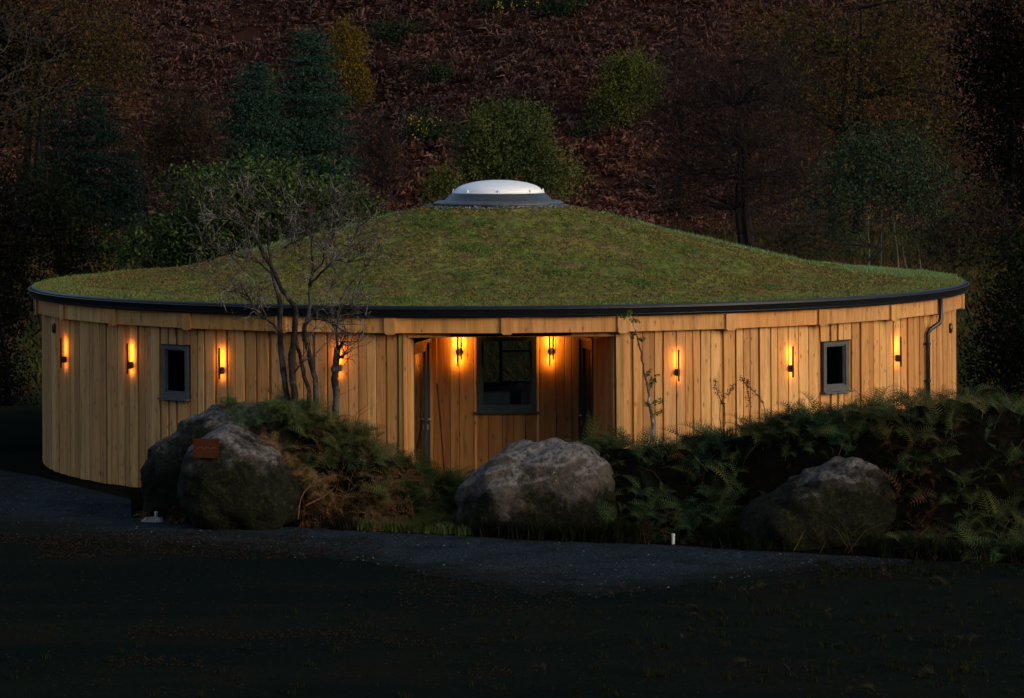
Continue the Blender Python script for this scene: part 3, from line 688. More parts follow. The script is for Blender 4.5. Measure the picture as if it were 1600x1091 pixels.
lamps = [(102, 562, 'wall lamp nearest the left edge of the curved wall'), (205, 571, 'wall lamp just left of the small left window'), (347, 579, 'wall lamp between the left window and the bare tree'),
         (530, 575, 'wall lamp half hidden behind the bare tree stem'), (1057, 582, 'first wall lamp to the right of the porch'), (1234, 576, 'wall lamp just left of the small right window'), (1401, 560, 'wall lamp between the right window and the downpipe')]
for x, y, lb in lamps:
    t = theta_of(x, RW + .02); p = cyl(t, RW + .012, z_at(x, y, t, RW))
    r = empty('wall_lamp', p, t, 'black rod ' + lb, 'wall lamp', 'black rod lamps along the curved wall'); lamp_parts(r)
for x, y, lb in ((718, 550, 'twin rod lamp with round hub on the porch wall left of the window'), (861.5, 549, 'twin rod lamp with round hub on the porch wall right of the window')):
    p = W(x, y, yb + D); p.y = yb - .024
    r = empty('porch_lamp', p, 0, lb, 'wall lamp', 'twin rod lamps in the porch'); lamp_parts(r, .36, .0, ((-.027, 0, .22), (.027, 0, .11)), .10, True)

# ------------------------------------------------------------------ planted earth bank in front
def bank_h(px, t):
    """px photo column, t 0 at the front edge, 1 at the ridge, 2 at the wall side"""
    ridge = np.interp(px, *zip(*[(200, 0), (250, .15), (330, .9), (400, 1.4), (450, 1.5), (520, 1.4), (590, 1.0), (640, .68), (680, .52), (720, .48), (780, .56), (850, .95), (950, 1.1), (1050, 1.12), (1120, 1.22), (1200, 1.4), (1270, 1.6), (1330, 1.65), (1400, 1.78), (1500, 1.85), (1650, 1.8), (1800, 1.6), (2100, .4)]))
    s = min(1, max(0, (t - .28) / .72)); s = s * s * (3 - 2 * s)
    e = 1.0 if t < 1 else max(0, 1 - (t - 1) * .75)
    return ridge * s * e
fr_pts = [(160, 803), (230, 813), (300, 820), (450, 823), (560, 830), (700, 836), (840, 845), (1000, 850), (1150, 858), (1300, 868), (1500, 876), (1650, 880), (2100, 884)]
def bank_pt(px, t):
    yf = np.interp(px, *zip(*fr_pts)); d0 = Gd(px, yf); th_ = theta_of(min(max(px, 60), 1485), RW); dw = D - RW * math.cos(th_) - .12
    if px > 1450: dw = dw + (px - 1450) * .004
    dr = min(d0 + 1.7, dw - .6)
    d = d0 + (dr - d0) * t if t < 1 else dr + (dw - dr) * (t - 1)
    X = (px - XC - 2) * d / F; Y = d - D; h = bank_h(px, t)
    h += .16 * fbm((X * 1.6, Y * 1.6, 0)) * min(1, t * 3) * (1 if t < 1.8 else 0)
    return Vector((X, Y, max(h, 0) + .012))
soilm, n_, l_, b_ = newmat('bank_soil'); t_ = tex(n_, l_, 'Noise', 7, coords(n_), 7, .7)
l_.new(ramp(n_, l_, t_.outputs[0], [(.35, (.003, .003, .002)), (.6, (.008, .007, .004)), (.75, (.008, .011, .004))]), b_.inputs['Base Color']); b_.inputs['Specular IOR Level'].default_value = 0; b_.inputs['Roughness'].default_value = .95; bump(n_, l_, b_, t_.outputs[0], 1, .05)
BX, BT = 150, 26; V = [bank_pt(204 + 1896 * i / BX, 2 * j / BT) for i in range(BX + 1) for j in range(BT + 1)]
ii, jj = np.meshgrid(np.arange(BX), np.arange(BT), indexing='ij'); k = (ii * (BT + 1) + jj).ravel()
tag(link('earth_bank', mesh_np('earth_bank', [tuple(v) for v in V], np.stack([k, k + BT + 1, k + BT + 2, k + 1], 1), True), soilm), kind='structure')

# ------------------------------------------------------------------ boulders
def boulder(name, outline, d, depth, mat, label, seed, cy=None, amp=.05):
    """outline: photo points round the rock, at distance d; rounded out to half thickness 'depth'"""
    P = [W(x, y, d) for x, y in outline]; cx = sum(p.x for p in P) / len(P); cz = sum(p.z for p in P) / len(P)
    an = [(math.atan2(p.z - cz, p.x - cx), math.hypot(p.x - cx, p.z - cz)) for p in P]; an.sort(); aa = np.array([a for a, _ in an]); rr_ = np.array([r for _, r in an])
    aa = np.concatenate([aa - 2 * math.pi, aa, aa + 2 * math.pi]); rr_ = np.concatenate([rr_] * 3)
    import bmesh
    bm = bmesh.new(); bmesh.ops.create_icosphere(bm, subdivisions=5, radius=1)
    for v in bm.verts:
        u = v.co.copy(); rho = math.hypot(u.x, u.z); ph = math.atan2(u.z, u.x)
        ro = sum(np.interp(ph + e, aa, rr_) for e in (-.12, -.06, 0, .06, .12)) / 5; rho2 = rho ** .78
        q = Vector((math.cos(ph) * rho2 * ro, math.copysign(abs(u.y) ** .8, u.y) * depth, math.sin(ph) * rho2 * ro))
        s = q * 1.0 + Vector((seed * 5.1, seed * 2.2, seed))
        f1 = fbm(s * 1.1, 3); f2 = noise.noise(s * 4.2) ; f3 = fbm(s * 9, 4)
        cell = noise.voronoi(s * 1.7)[0]; ridge = min(.35, cell[1] - cell[0])
        q += u * (amp * f1 * 1.6 + amp * .55 * f2 + amp * .35 * f3 + amp * 2.6 * (ridge - .2)); v.co = q
    me = bpy.data.meshes.new(name); bm.to_mesh(me); bm.free(); me.polygons.foreach_set('use_smooth', np.ones(len(me.polygons), bool))
    o = link(name, me, mat, None, (cx, d - D, cz)); return tag(o, label, 'boulder')
boulder('boulder', [(714, 800), (713, 770), (728, 742), (760, 716), (800, 698), (840, 691), (885, 693), (930, 706), (957, 728), (970, 765), (974, 800), (960, 835), (900, 852), (800, 850), (730, 838)], 48.3, .85, rockmat('granite_grey', .43, .68, 1), 'large rounded grey boulder with pale lichen in front of the porch', 1, amp=.075)
boulder('boulder', [(1150, 835), (1160, 806), (1184, 790), (1216, 768), (1248, 746), (1290, 724), (1338, 713), (1368, 722), (1388, 744), (1398, 790), (1396, 850), (1350, 885), (1230, 885), (1160, 865)], 46.5, .75, rockmat('granite_dark', .62, .34, 2), 'dark sloping boulder on the right with yellow moss on its top', 2, amp=.085)
boulder('boulder', [(222, 800), (224, 740), (232, 708), (262, 682), (300, 660), (345, 640), (385, 632), (430, 648), (468, 690), (480, 745), (470, 810), (350, 830), (240, 820)], 50.4, .85, rockmat('granite_mossy', .66, .5, 3), 'mossy boulder furthest left, rising behind the one with the rusty plate', 3, amp=.08)
boulder('boulder', [(290, 800), (288, 740), (300, 700), (325, 675), (350, 668), (385, 675), (420, 697), (448, 722), (468, 750), (466, 780), (440, 815), (380, 828), (310, 824)], 48.95, .7, rockmat('granite_mossy_front', .61, .55, 4), 'mossy boulder carrying the rusty plate on the left', 4, amp=.07)
# rusty plate on the left boulder
P0 = W(322, 701, 48.30); pl = MB(); w_, h_ = .18, .135; pl.box(-w_, w_, -.012, .012, -h_, h_)
plate = pl.build('sign_plate', rust, None, P0, .05); plate.rotation_euler = (math.radians(-14), math.radians(2.5), .05); tag(plate, 'rust brown rectangular plate fixed to the mossy left boulder', 'plate')
for k in range(9):
    q = MB(); q.box(-.008, .008, -.004, .004, -.011, .011); q.build('raised_mark', plain('worn_mark%d' % k, (.06, .022, .01), .9), plate, (-.12 + k * .03, -.0145, .0 + (.012 if k % 3 else -.004)))
bo = MB(); 
for x in (-.16, .16):
    for z in (-.115, .115):
        b2 = MB(); b2.lathe([(.001, .0), (.008, .0), (.008, .006), (.001, .008)], 10); ob = b2.build('bolt', rust, plate, (x, -.012, z)); ob.rotation_euler.x = math.pi / 2

# ------------------------------------------------------------------ ferns, bracken, grass
def frond_template(curl, npair=14, sub=4, wide=.2):
    """one frond of length 1 leaving the origin upward along +x; returns quads"""
    pts = []; p = np.array([0., 0., 0.]); e0, e1 = math.radians(72), math.radians(-curl); N = npair + 3
    tang = []
    for i in range(N + 1):
        t = i / N; e = e0 + (e1 - e0) * t ** 1.1; tv = np.array([math.cos(e), 0, math.sin(e)]); pts.append(p.copy()); tang.append(tv); p = p + tv / N
    V = []; Q = []
    def quad(a, b, c, d): Q.append([len(V) + i for i in range(4)]); V.extend([a, b, c, d])
    for i in range(N):    # stalk
        w = .008 * (1 - i / N) + .002; s = np.array([0, w, 0]); quad(pts[i] - s, pts[i] + s, pts[i + 1] + s * .8, pts[i + 1] - s * .8)
    for i in range(3, N):
        t = (i - 2) / (N - 2); L = wide * (math.sin(math.pi * min(1, .18 + t * .82)) ** .7) * (1.15 - .5 * t) + .01
        up = np.cross(tang[i], [0, 1, 0]) * -1
        for sd in (-1, 1):
            dr = np.array([0, sd, 0]) * .93 + tang[i] * .42 - up * .10; dr /= np.linalg.norm(dr); b = pts[i]
            ax = np.cross(dr, up); ax /= np.linalg.norm(ax); wp = L / sub * .40
            for k in range(sub):
                s0 = L * k / sub; taper = 1 - .6 * k / sub; c = b + dr * (s0 + L / sub * .5) - up * (.25 * (s0 / wide) ** 2 * wide)
                quad(c - dr * L / sub * .55, c + ax * wp * taper + dr * L / sub * .25, c + dr * L / sub * .62, c - ax * wp * taper + dr * L / sub * .25)
    return np.array(V), np.array(Q)
FT = [frond_template(c, wide=w) for c, w in ((20, .20), (45, .22), (65, .18), (10, .17))]
DT = [frond_template(c, npair=11, sub=3, wide=.15) for c in (80, 110, 60)]      # withered and curled
def scatter_fronds(bases, dirs, lens, temps, rng, tilt=.25):
    Vs, Qs, n = [], [], 0
    for b, a, L in zip(bases, dirs, lens):
        Vt, Qt = temps[rng.randint(len(temps))]; ca, sa = math.cos(a), math.sin(a)
        tx, ty = rng.normal(0, tilt, 2); M = np.array([[ca, -sa, 0], [sa, ca, 0], [0, 0, 1]]) @ np.array([[1, 0, ty], [0, 1, tx], [-ty, -tx, 1]]) @ np.diag([1, rng.uniform(.75, 1.15), 1])
        tw = rng.normal(0, .35); Mt = np.array([[1, 0, 0], [0, math.cos(tw), -math.sin(tw)], [0, math.sin(tw), math.cos(tw)]])
        Vs.append((Vt @ Mt.T @ M.T) * L + np.array(b)); Qs.append(Qt + n); n += len(Vt)
    return np.concatenate(Vs), np.concatenate(Qs)
def fern_patch(name, label, mat, boxes, temps, rng, per, lmin, lmax, out=None):
    """boxes: (px0, px1, t0, t1, plants)"""
    B_, A_, L_ = [], [], []
    for x0, x1, t0, t1, n in boxes:
        for _ in range(n):
            p = bank_pt(rng.uniform(x0, x1), rng.uniform(t0, t1)); L0 = rng.uniform(lmin, lmax); a0 = rng.uniform(0, 6.283)
            for k in range(per):
                a = a0 + k * 6.283 / per + rng.normal(0, .3)
                B_.append((p.x + rng.normal(0, .04), p.y + rng.normal(0, .04), p.z - .04)); A_.append(a); L_.append(L0 * rng.uniform(.7, 1.1))
    V, Q = scatter_fronds(B_, A_, L_, temps, rng); o = link(name, mesh_np(name, V, Q), mat); return tag(o, label, 'ferns', kind='stuff')
fernm = leafmat('fern_green', [(0.0147, 0.0340, 0.0178), (0.0294, 0.0649, 0.0284), (0.0469, 0.0926, 0.0355), (0.0703, 0.1203, 0.0426)], [(0.0439, 0.0617, 0.0212), (0.0806, 0.1005, 0.0320), (0.1101, 0.0849, 0.0320), (0.0294, 0.0525, 0.0212)], .9, .8, .2)
fernm_l = leafmat('fern_lime', [(0.0251, 0.0465, 0.0129), (0.0429, 0.0715, 0.0200), (0.0644, 0.0929, 0.0251)], [(0.0715, 0.0786, 0.0215), (0.0501, 0.0501, 0.0143)], 1.2, .8, .3)
deadm = leafmat('dead_bracken', [(0.0509, 0.0226, 0.0115), (0.1103, 0.0485, 0.0209), (0.1862, 0.0889, 0.0387), (0.2710, 0.1454, 0.0679)], [(0.0846, 0.0565, 0.0226), (0.1695, 0.1209, 0.0485)], 1.4, .85, .2)
rg = np.random.RandomState(21)
fern_patch('fern_thicket', 'dense green ferns covering the bank right of the porch', fernm, [(900, 1140, .45, 1.8, 105), (1060, 1330, .75, 1.9, 110), (1300, 1400, .8, 1.9, 56), (1415, 1640, .35, 1.9, 115), (1640, 2000, .3, 1.9, 30), (960, 1160, .05, .6, 34), (1400, 1640, .02, .5, 60), (1120, 1170, .3, .8, 16), (1180, 1400, .78, 1.0, 50), (340, 470, .5, .9, 26)], FT, rg, 5, .28, .68)
fern_patch('fern_thicket', 'green ferns crowding round the foot of the bare tree', fernm, [(360, 600, .75, 1.4, 60), (440, 560, .55, .9, 18), (560, 650, .5, 1.2, 14)], FT, rg, 7, .35, .62)
fern_patch('fern_thicket', 'low green ferns between the porch and the middle boulder', fernm_l, [(820, 990, .8, 1.6, 34), (640, 735, .5, 1.4, 46), (655, 720, .1, .5, 16)], FT, rg, 6, .28, .55)
fern_patch('dead_bracken', 'withered brown bracken tumbling down beside the left boulder', deadm, [(450, 640, .12, .85, 85), (560, 700, .35, 1.1, 44), (215, 300, .0, .25, 14), (470, 520, .02, .3, 10)], DT, rg, 6, .30, .55)
fern_patch('dead_bracken', 'withered bracken and stalks between the middle and right boulders', leafmat('dead_bracken_dark', [(.020, .010, .006), (.045, .022, .011), (.075, .038, .02)], trans=.15), [(985, 1180, .1, .6, 14), (1400, 1460, .3, .8, 14), (1230, 1400, .8, 1.3, 22), (1400, 1600, 0, .9, 14), (1430, 1500, 1.2, 1.8, 6)], DT, rg, 5, .32, .6)
fern_patch('dead_bracken', 'yellowing fern tips standing out along the right-hand bank top', leafmat('fern_turning', [(.045, .030, .010), (.08, .05, .015), (.10, .075, .02)], trans=.3), [(1010, 1100, .7, 1.1, 5), (1150, 1290, .7, 1.2, 9), (1440, 1510, .9, 1.5, 7), (1330, 1400, .9, 1.3, 4)], FT, rg, 4, .4, .66)
# stalks, straws
def straws(name, label, mat, P, hmin, hmax, r, rng, lean=.5, cat='stalks'):
    mb = MB()
    for p in P:
        h = rng.uniform(hmin, hmax); a = rng.uniform(0, 6.283); l_ = rng.uniform(.2, lean) * h; q = Vector(p)
        mb.tube([q, q + Vector((math.cos(a) * l_ * .35, math.sin(a) * l_ * .35, h * .55)), q + Vector((math.cos(a) * l_, math.sin(a) * l_, h * rng.uniform(.7, 1)))], [r, r * .8, r * .3], 3, False)
    return tag(mb.build(name, mat), label, cat, kind='stuff')
B_, A_, L_ = [], [], []
for _ in range(46):
    p = W(rg.uniform(352, 500), rg.uniform(640, 668), rg.uniform(49.5, 50.3)); L0 = rg.uniform(.22, .48)
    for k in range(6): B_.append(tuple(p)); A_.append(rg.uniform(0, 6.283)); L_.append(L0 * rg.uniform(.7, 1.1))
V, Q = scatter_fronds(B_, A_, L_, FT, rg); tag(link('fern_thicket', mesh_np('fern_thicket', V, Q), fernm), 'green ferns spilling over the top of the left mossy boulders', 'ferns', kind='stuff')
B_, A_, L_ = [], [], []
for _ in range(44):
    k_ = rg.rand(); x, y = (rg.uniform(1385, 1425), rg.uniform(730, 850)) if k_ < .55 else (rg.uniform(1225, 1395), rg.uniform(712, 735) + max(0, 1300 - 1225) * .0)
    if x < 1300: y += (1300 - x) * .35
    p = W(x, y, 46.6 if k_ < .55 else 47.0); L0 = rg.uniform(.2, .42)
    for k in range(5): B_.append((p.x, p.y, p.z - .08)); A_.append(rg.uniform(0, 6.283)); L_.append(L0 * rg.uniform(.7, 1.1))
V, Q = scatter_fronds(B_, A_, L_, FT, rg); tag(link('fern_thicket', mesh_np('fern_thicket', V, Q), fernm), 'ferns hanging over the top and right side of the sloping right boulder', 'ferns', kind='stuff')
B_, A_, L_ = [], [], []
for _ in range(60):
    x = rg.uniform(400, 520); p = W(x, 690 + (x - 400) * .75 + rg.uniform(-14, 20), rg.uniform(48.7, 49.4)); L0 = rg.uniform(.2, .42)
    for k in range(4): B_.append(tuple(p)); A_.append(rg.uniform(0, 6.283)); L_.append(L0 * rg.uniform(.7, 1.1))
V, Q = scatter_fronds(B_, A_, L_, DT, rg); tag(link('dead_bracken', mesh_np('dead_bracken', V, Q), deadm), 'withered bracken hanging over the right shoulder of the mossy boulder', 'bracken', kind='stuff')
strawm = leafmat('straw', [(0.0550, 0.0303, 0.0138), (0.0990, 0.0550, 0.0220), (0.1430, 0.0935, 0.0385)], trans=.1)
straws('dry_stalks', 'dry bent stalks among the withered bracken on the left bank', strawm, [bank_pt(rg.uniform(440, 660), rg.uniform(.02, 1)) for _ in range(80)], .3, .6, .0045, rg, 1.2)
straws('dry_stalks', 'dry stalks poking out of the ferns on the right bank', strawm, [bank_pt(rg.uniform(980, 1600), rg.uniform(.02, 1.4)) for _ in range(90)], .25, .6, .004, rg, 1.3)
# grass tufts along the front edge
def grass(name, label, mat, regions, rng, hmin=.08, hmax=.22, w=.007, z_of=None):
    C = []
    for x0, x1, t0, t1, n in regions:
        for _ in range(n):
            p = z_of(rng.uniform(x0, x1), rng.uniform(t0, t1)); m = 22
            C.append(np.array(p)[None] + rng.normal(0, .035, (m, 3)) * np.array([1, 1, .0]))
    C = np.concatenate(C); n = len(C); h = rng.uniform(hmin, hmax, n)[:, None]; a = rng.rand(n) * 6.283
    ln = np.stack([np.cos(a), np.sin(a), 0 * a], 1) * h * rng.uniform(.1, .8, (n, 1)); sd = np.stack([-np.sin(a), np.cos(a), 0 * a], 1) * w; up = np.array([0, 0, 1.]) * h
    V = np.stack([C - sd, C + sd, C + ln * .4 + up * .65 + sd * .7, C + ln * .4 + up * .65 - sd * .7, C + ln + up * .9, C + ln * .98 + up * .9 + sd * .1], 1).reshape(-1, 3)
    b = 6 * np.arange(n)[:, None]; Q = np.concatenate([b + np.array([[0, 1, 2, 3]]), b + np.array([[3, 2, 5, 4]])])
    return tag(link(name, mesh_np(name, V, Q), mat), label, 'grass', kind='stuff')
gm = leafmat('grass_green', [(0.0408, 0.0680, 0.0163), (0.0748, 0.1156, 0.0245), (0.1088, 0.1632, 0.0408)], [(0.1360, 0.1224, 0.0476), (0.0680, 0.0816, 0.0272), (0.1632, 0.1088, 0.0476)], 2.5, .8, .3)
gmd = leafmat('grass_dark', [(0.0045, 0.0081, 0.0032), (0.0099, 0.0158, 0.0045), (0.0180, 0.0225, 0.0067)], [(0.0225, 0.0180, 0.0081), (0.0090, 0.0117, 0.0045)], 1.5, .85, .2)
grass('grass_edge', 'bright green grass at the path edge left of the middle boulder', gm, [(562, 640, .0, .22, 120), (600, 730, -.02, .1, 46), (640, 740, .1, .4, 60), (700, 740, .0, .5, 30)], rg, .04, .17, z_of=bank_pt)
grass('grass_edge', 'rough dark grass along the path edge on the right', gmd, [(740, 1000, -.02, .12, 90), (930, 1010, .0, .25, 90), (1110, 1180, .0, .35, 160), (1150, 1230, -.02, .1, 30), (1380, 1650, -.05, .12, 120), (1390, 1450, .05, .3, 60), (230, 560, -.02, .06, 50)], rg, .1, .3, z_of=bank_pt)
# dark rough turf and litter across the foreground, thin
def gpt(x, y): p = G(x, y); return Vector((p.x, p.y, .0))
grass('foreground_grass', 'sparse dark grass over the foreground ground', gmd, [(-60, 1680, 955, 1100, 90), (1000, 1680, 900, 1060, 130), (1280, 1680, 880, 900, 60)], rg, .03, .09, .005, z_of=gpt)
litm = leafmat('leaf_litter', [(0.0100, 0.0050, 0.0030), (0.0200, 0.0110, 0.0055), (0.0375, 0.0210, 0.0100)], trans=.1)
P = []
for x0, x1, y0, y1, n in [(0, 480, 834, 850, 2600), (60, 600, 845, 872, 3800), (200, 560, 985, 998, 600), (170, 320, 1030, 1046, 400), (500, 760, 995, 1012, 350), (620, 900, 890, 960, 1500), (0, 1600, 870, 1090, 3500), (1180, 1480, 872, 900, 900), (720, 800, 1045, 1060, 150)]:
    for _ in range(n):
        x = rg.uniform(x0, x1); p = G(x, rg.uniform(y0, y1) + (4 * math.sin(x * .02))); P.append((p.x, p.y, .014 + rg.uniform(0, .012)))
V, Q = leaf_cloud(np.array(P), .04, .018, rg, None); V[:, 2] = .012 + (V[:, 2] - .02) * .5 + .008
tag(link('leaf_litter', mesh_np('leaf_litter', V, Q), litm), 'thin brown leaf litter lying on the dark ground by the path', 'leaf litter', kind='stuff')
# a few fallen fronds on the dark ground at the lower right
B_, A_, L_ = [], [], []
for x, y in [(1080, 1000), (1290, 965), (1410, 1000), (1160, 1045), (1505, 1010), (1080, 960), (1240, 1050), (1380, 905), (1440, 915), (1340, 1075), (980, 930), (1170, 930), (860, 1060), (1480, 1060)]:
    for k in range(3): p = gpt(x + rg.normal(0, 8), y + rg.normal(0, 4)); B_.append(tuple(p)); A_.append(rg.uniform(0, 6.28)); L_.append(rg.uniform(.22, .4))
V, Q = scatter_fronds(B_, A_, L_, DT, rg)
tag(link('stray_bracken', mesh_np('stray_bracken', V, Q), leafmat('stray_bracken', [(.025, .016, .008), (.05, .032, .014)], trans=.1)), 'stray withered fronds on the dark ground at lower right', 'bracken', kind='stuff')

# ------------------------------------------------------------------ woody plants in front
def traced(mb, pts, rads, d, rng, wob=.0, n=6, dz=None, keep=None):
    """pts in photo columns/rows with optional distance offsets; smooth them into a branch"""
    W3 = []
    off = 0
    for i, p in enumerate(pts):
        o_ = p[2] if len(p) > 2 else None
        if o_ is not None: off = o_
        W3.append(W(p[0], p[1], d + off))
    out, rad = [], []
    for i in range(len(W3) - 1):
        for k in range(4):
            t = k / 4; p0 = W3[max(i - 1, 0)]; p1 = W3[i]; p2 = W3[i + 1]; p3 = W3[min(i + 2, len(W3) - 1)]
            q = .5 * ((2 * p1) + (p2 - p0) * t + (2 * p0 - 5 * p1 + 4 * p2 - p3) * t * t + (3 * p1 - p0 - 3 * p2 + p3) * t ** 3)
            f_ = (i + t) / (len(W3) - 1); out.append(q + Vector(rng.normal(0, wob, 3))); rad.append(np.interp(f_, np.linspace(0, 1, len(rads)), rads) * (1 + rng.uniform(-.12, .12)))
    out.append(W3[-1]); rad.append(rads[-1]); mb.tube(out, rad, n, True)
    if keep is not None: keep.append((out, rad))
    return out
def twigs(mb, src, rng, count, lmin, lmax, r0, level=2, droop=0.0):
    """crooked side twigs from branches src = [(pts, radii)]"""
    pool = [(p, r, (P[min(i + 1, len(P) - 1)] - P[max(0, i - 1)])) for P, Rr in src for i, (p, r) in enumerate(zip(P, Rr)) if i > len(P) * .2]
    new = []
    for _ in range(count):
        p, r, tdir = pool[rng.randint(len(pool))]; tdir = tdir.normalized() if tdir.length > 0 else Vector((0, 0, 1))
        dr = (tdir * .6 + Vector(rng.normal(0, .7, 3)) + Vector((0, 0, .25 - droop))).normalized(); L = rng.uniform(lmin, lmax); n = 6; pts = [p]; c = p
        for k in range(n): dr = (dr + Vector(rng.normal(0, .28, 3)) + Vector((0, 0, .05 - droop * .2))).normalized(); c = c + dr * L / n; pts.append(c)
        rs = [min(r * .7, r0) * (1 - .75 * k / n) + .0024 for k in range(n + 1)]; mb.tube(pts, rs, 4 if r0 > .006 else 3, False); new.append((pts, rs))
    if level > 0: twigs(mb, new, rng, int(count * 1.7), lmin * .45, lmax * .5, r0 * .5, level - 1, droop)
    return new
def cp(x, y, o_=None):  # crop coordinates of the tree study -> photo
    a = (320 + x / 2.66, 230 + y / 2.66); return a if o_ is None else (*a, o_)
barkt = barkmat('hawthorn_bark', (0.0060, 0.0048, 0.0042), (0.0210, 0.0168, 0.0144), 20, (0.0660, 0.0600, 0.0570))
tr = empty('bare_tree', W(470, 660, 50.2), 0, 'leafless many-stemmed tree with pale crooked branches on the left bank', 'tree')
def rel(mb, name, mat, root, **kw):
    o = mb.build(name, mat, root, **kw); o.matrix_parent_inverse = Matrix.Translation(-root.location); return o
dT = 50.2; rt = np.random.RandomState(5)
stems = [([cp(340, 1130, 0), cp(338, 1030), cp(322, 900), cp(312, 780, .05), cp(310, 640, .1), cp(285, 530, .1), cp(268, 420, .05), cp(264, 330, 0), cp(276, 250, -.1), cp(300, 180, -.15)], [.050, .046, .042, .040, .036, .034, .028, .018, .010, .005]),
         ([cp(372, 1130, -.1), cp(372, 1030), cp(358, 900), cp(372, 760, -.15), cp(378, 680), cp(350, 630, -.2), cp(310, 570, -.25), cp(280, 500, -.3), cp(215, 385, -.35), cp(190, 322), cp(150, 272, -.4), cp(90, 236, -.45)], [.052, .048, .044, .042, .040, .036, .032, .030, .026, .02, .014, .006]),
         ([cp(430, 1120, .1), cp(430, 1010), cp(402, 900, .15), cp(384, 820, .1), cp(372, 760, .0)], [.036, .034, .030, .026, .024]),
         ([cp(462, 1130, .05), cp(462, 1000), cp(430, 850), cp(412, 770, .1), cp(432, 690, .15), cp(438, 600), cp(436, 560, .2), cp(452, 500, .25), cp(442, 425), cp(455, 360, .3), cp(480, 300)], [.044, .040, .036, .034, .030, .028, .024, .018, .014, .008, .004]),
         ([cp(545, 1130, .15), cp(546, 1040), cp(540, 940), cp(548, 880), cp(552, 830, .2)], [.056, .055, .050, .052, .050]),
         ([cp(552, 840, .2), cp(548, 770), cp(556, 690), cp(566, 640, .25), cp(590, 585), cp(640, 530, .3), cp(690, 470), cp(735, 400, .35)], [.026, .020, .018, .015, .013, .010, .007, .003])]
limbs = [([cp(437, 570, .15), cp(470, 535), cp(520, 490, .0), cp(560, 450), (cp(610, 395)), cp(640, 330, -.1), cp(700, 295)], [.022, .018, .015, .012, .009, .006, .003]),
         ([cp(310, 770, -.1), cp(280, 735, -.2), cp(240, 705), cp(210, 670, -.3), cp(180, 620), cp(150, 582, -.4), cp(90, 600), cp(30, 550, -.5)], [.022, .018, .015, .012, .010, .008, .006, .003]),
         ([cp(290, 540, .1), cp(250, 500, .2), cp(200, 470), cp(130, 452, .3), cp(60, 430), cp(0, 412, .4)], [.018, .015, .012, .009, .006, .003]),
         ([cp(425, 720, -.1), cp(460, 690), cp(520, 688, -.2), cp(560, 665), cp(600, 655, -.3), cp(655, 640)], [.014, .012, .010, .008, .006, .003]),
         ([cp(412, 740, -.15), cp(450, 715, -.2), cp(500, 720), cp(530, 738, -.25), cp(548, 746)], [.016, .013, .011, .009, .006]),
         ([cp(300, 280, 0), cp(340, 258, .1), cp(400, 238), cp(450, 225, .2), cp(520, 225), cp(600, 215, .3)], [.014, .011, .009, .007, .005, .002]),
         ([cp(280, 320, -.1), cp(320, 318, -.2), cp(350, 345), cp(370, 375, -.25)], [.012, .009, .007, .003]),
         ([cp(205, 345, -.35), cp(160, 300, -.45), cp(100, 290), cp(50, 298, -.5), cp(0, 298)], [.016, .012, .009, .006, .003]),
         ([cp(205, 350, -.3), cp(222, 290, -.2), cp(210, 245), cp(170, 205, -.3), cp(115, 172)], [.014, .011, .009, .006, .003]),
         ([cp(450, 520, .2), cp(490, 480, .3), cp(500, 420), cp(540, 360, .4), cp(600, 320), cp(660, 300)], [.014, .012, .009, .006, .004, .002]),
         ([cp(270, 440, .1), cp(320, 420, .3), cp(360, 400), cp(400, 385, .4), cp(450, 340)], [.014, .011, .008, .006, .003]),
         ([cp(548, 880, .2), cp(575, 868, .1), cp(580, 855)], [.026, .018, .008]), ([cp(550, 850, .2), cp(572, 815, .1), cp(580, 812)], [.028, .02, .008]),
         ([cp(372, 940, -.05), cp(400, 905, -.1), cp(412, 890)], [.014, .012, .01]), ([cp(560, 470, .1), cp(600, 480, .1), cp(650, 440), cp(730, 430, .2)], [.009, .007, .004, .002])]
allb = []
for pts, rad in stems:
    mb = MB(); k_ = []; traced(mb, pts, rad, dT, rt, .006, 9, keep=k_); rel(mb, 'stem', barkt, tr, smooth=True); allb += k_
mb = MB(); lb_ = []
for pts, rad in limbs:
    k_ = []; mb = MB(); traced(mb, pts, rad, dT, rt, .008, 7, keep=k_); lb_ += k_; rel(mb, 'branch', barkt, tr, smooth=True)
mb = MB(); twigs(mb, lb_ * 3 + [(p[len(p) // 2:], r[len(r) // 2:]) for p, r in allb[:2] + allb[3:4] + allb[5:]], rt, 380, .22, .68, .006, 2)
barktw = barkmat('hawthorn_twig_bark', (.018, .014, .012), (.062, .050, .045), 20, (.14, .125, .12)); tag(rel(mb, 'twigs', barktw, tr), kind='stuff')

# sapling in front of the jamb, with a few yellow-green leaves
sap = empty('sapling', bank_pt(1020, 1.0), 0, 'thin mottled sapling with a few green leaves right of the porch', 'sapling')
mb = MB(); kp = []; ds = 49.9; rt2 = np.random.RandomState(9)
traced(mb, [(1021, 690), (1019, 660), (1015, 630), (1012, 605), (1005, 570), (1000, 545), (994, 522), (988, 502), (983, 490)], [.026, .024, .021, .018, .016, .014, .011, .008, .004], ds, rt2, .006, 8, keep=kp)
rel(mb, 'stem', barkmat('mottled_bark', (.05, .035, .035), (.10, .08, .09), 40, (.34, .32, .36)), sap, smooth=True)
mb = MB(); sp_ = []
for x, y, dx, dy in [(1013, 615, 12, -28), (1012, 605, 10, -12), (1016, 632, 20, -6), (1018, 650, 16, -8), (1016, 640, -6, -10), (995, 530, 12, 2), (992, 518, -6, 12), (985, 498, 12, 4), (983, 494, -16, 2), (984, 492, 2, -6), (1010, 590, 6, -10)]:
    k_ = []; traced(mb, [(x, y), (x + dx * .5, y + dy * .6), (x + dx, y + dy)], [.006, .005, .002], ds, rt2, .003, 4, keep=k_); sp_ += k_
rel(mb, 'twigs', barkt, sap)
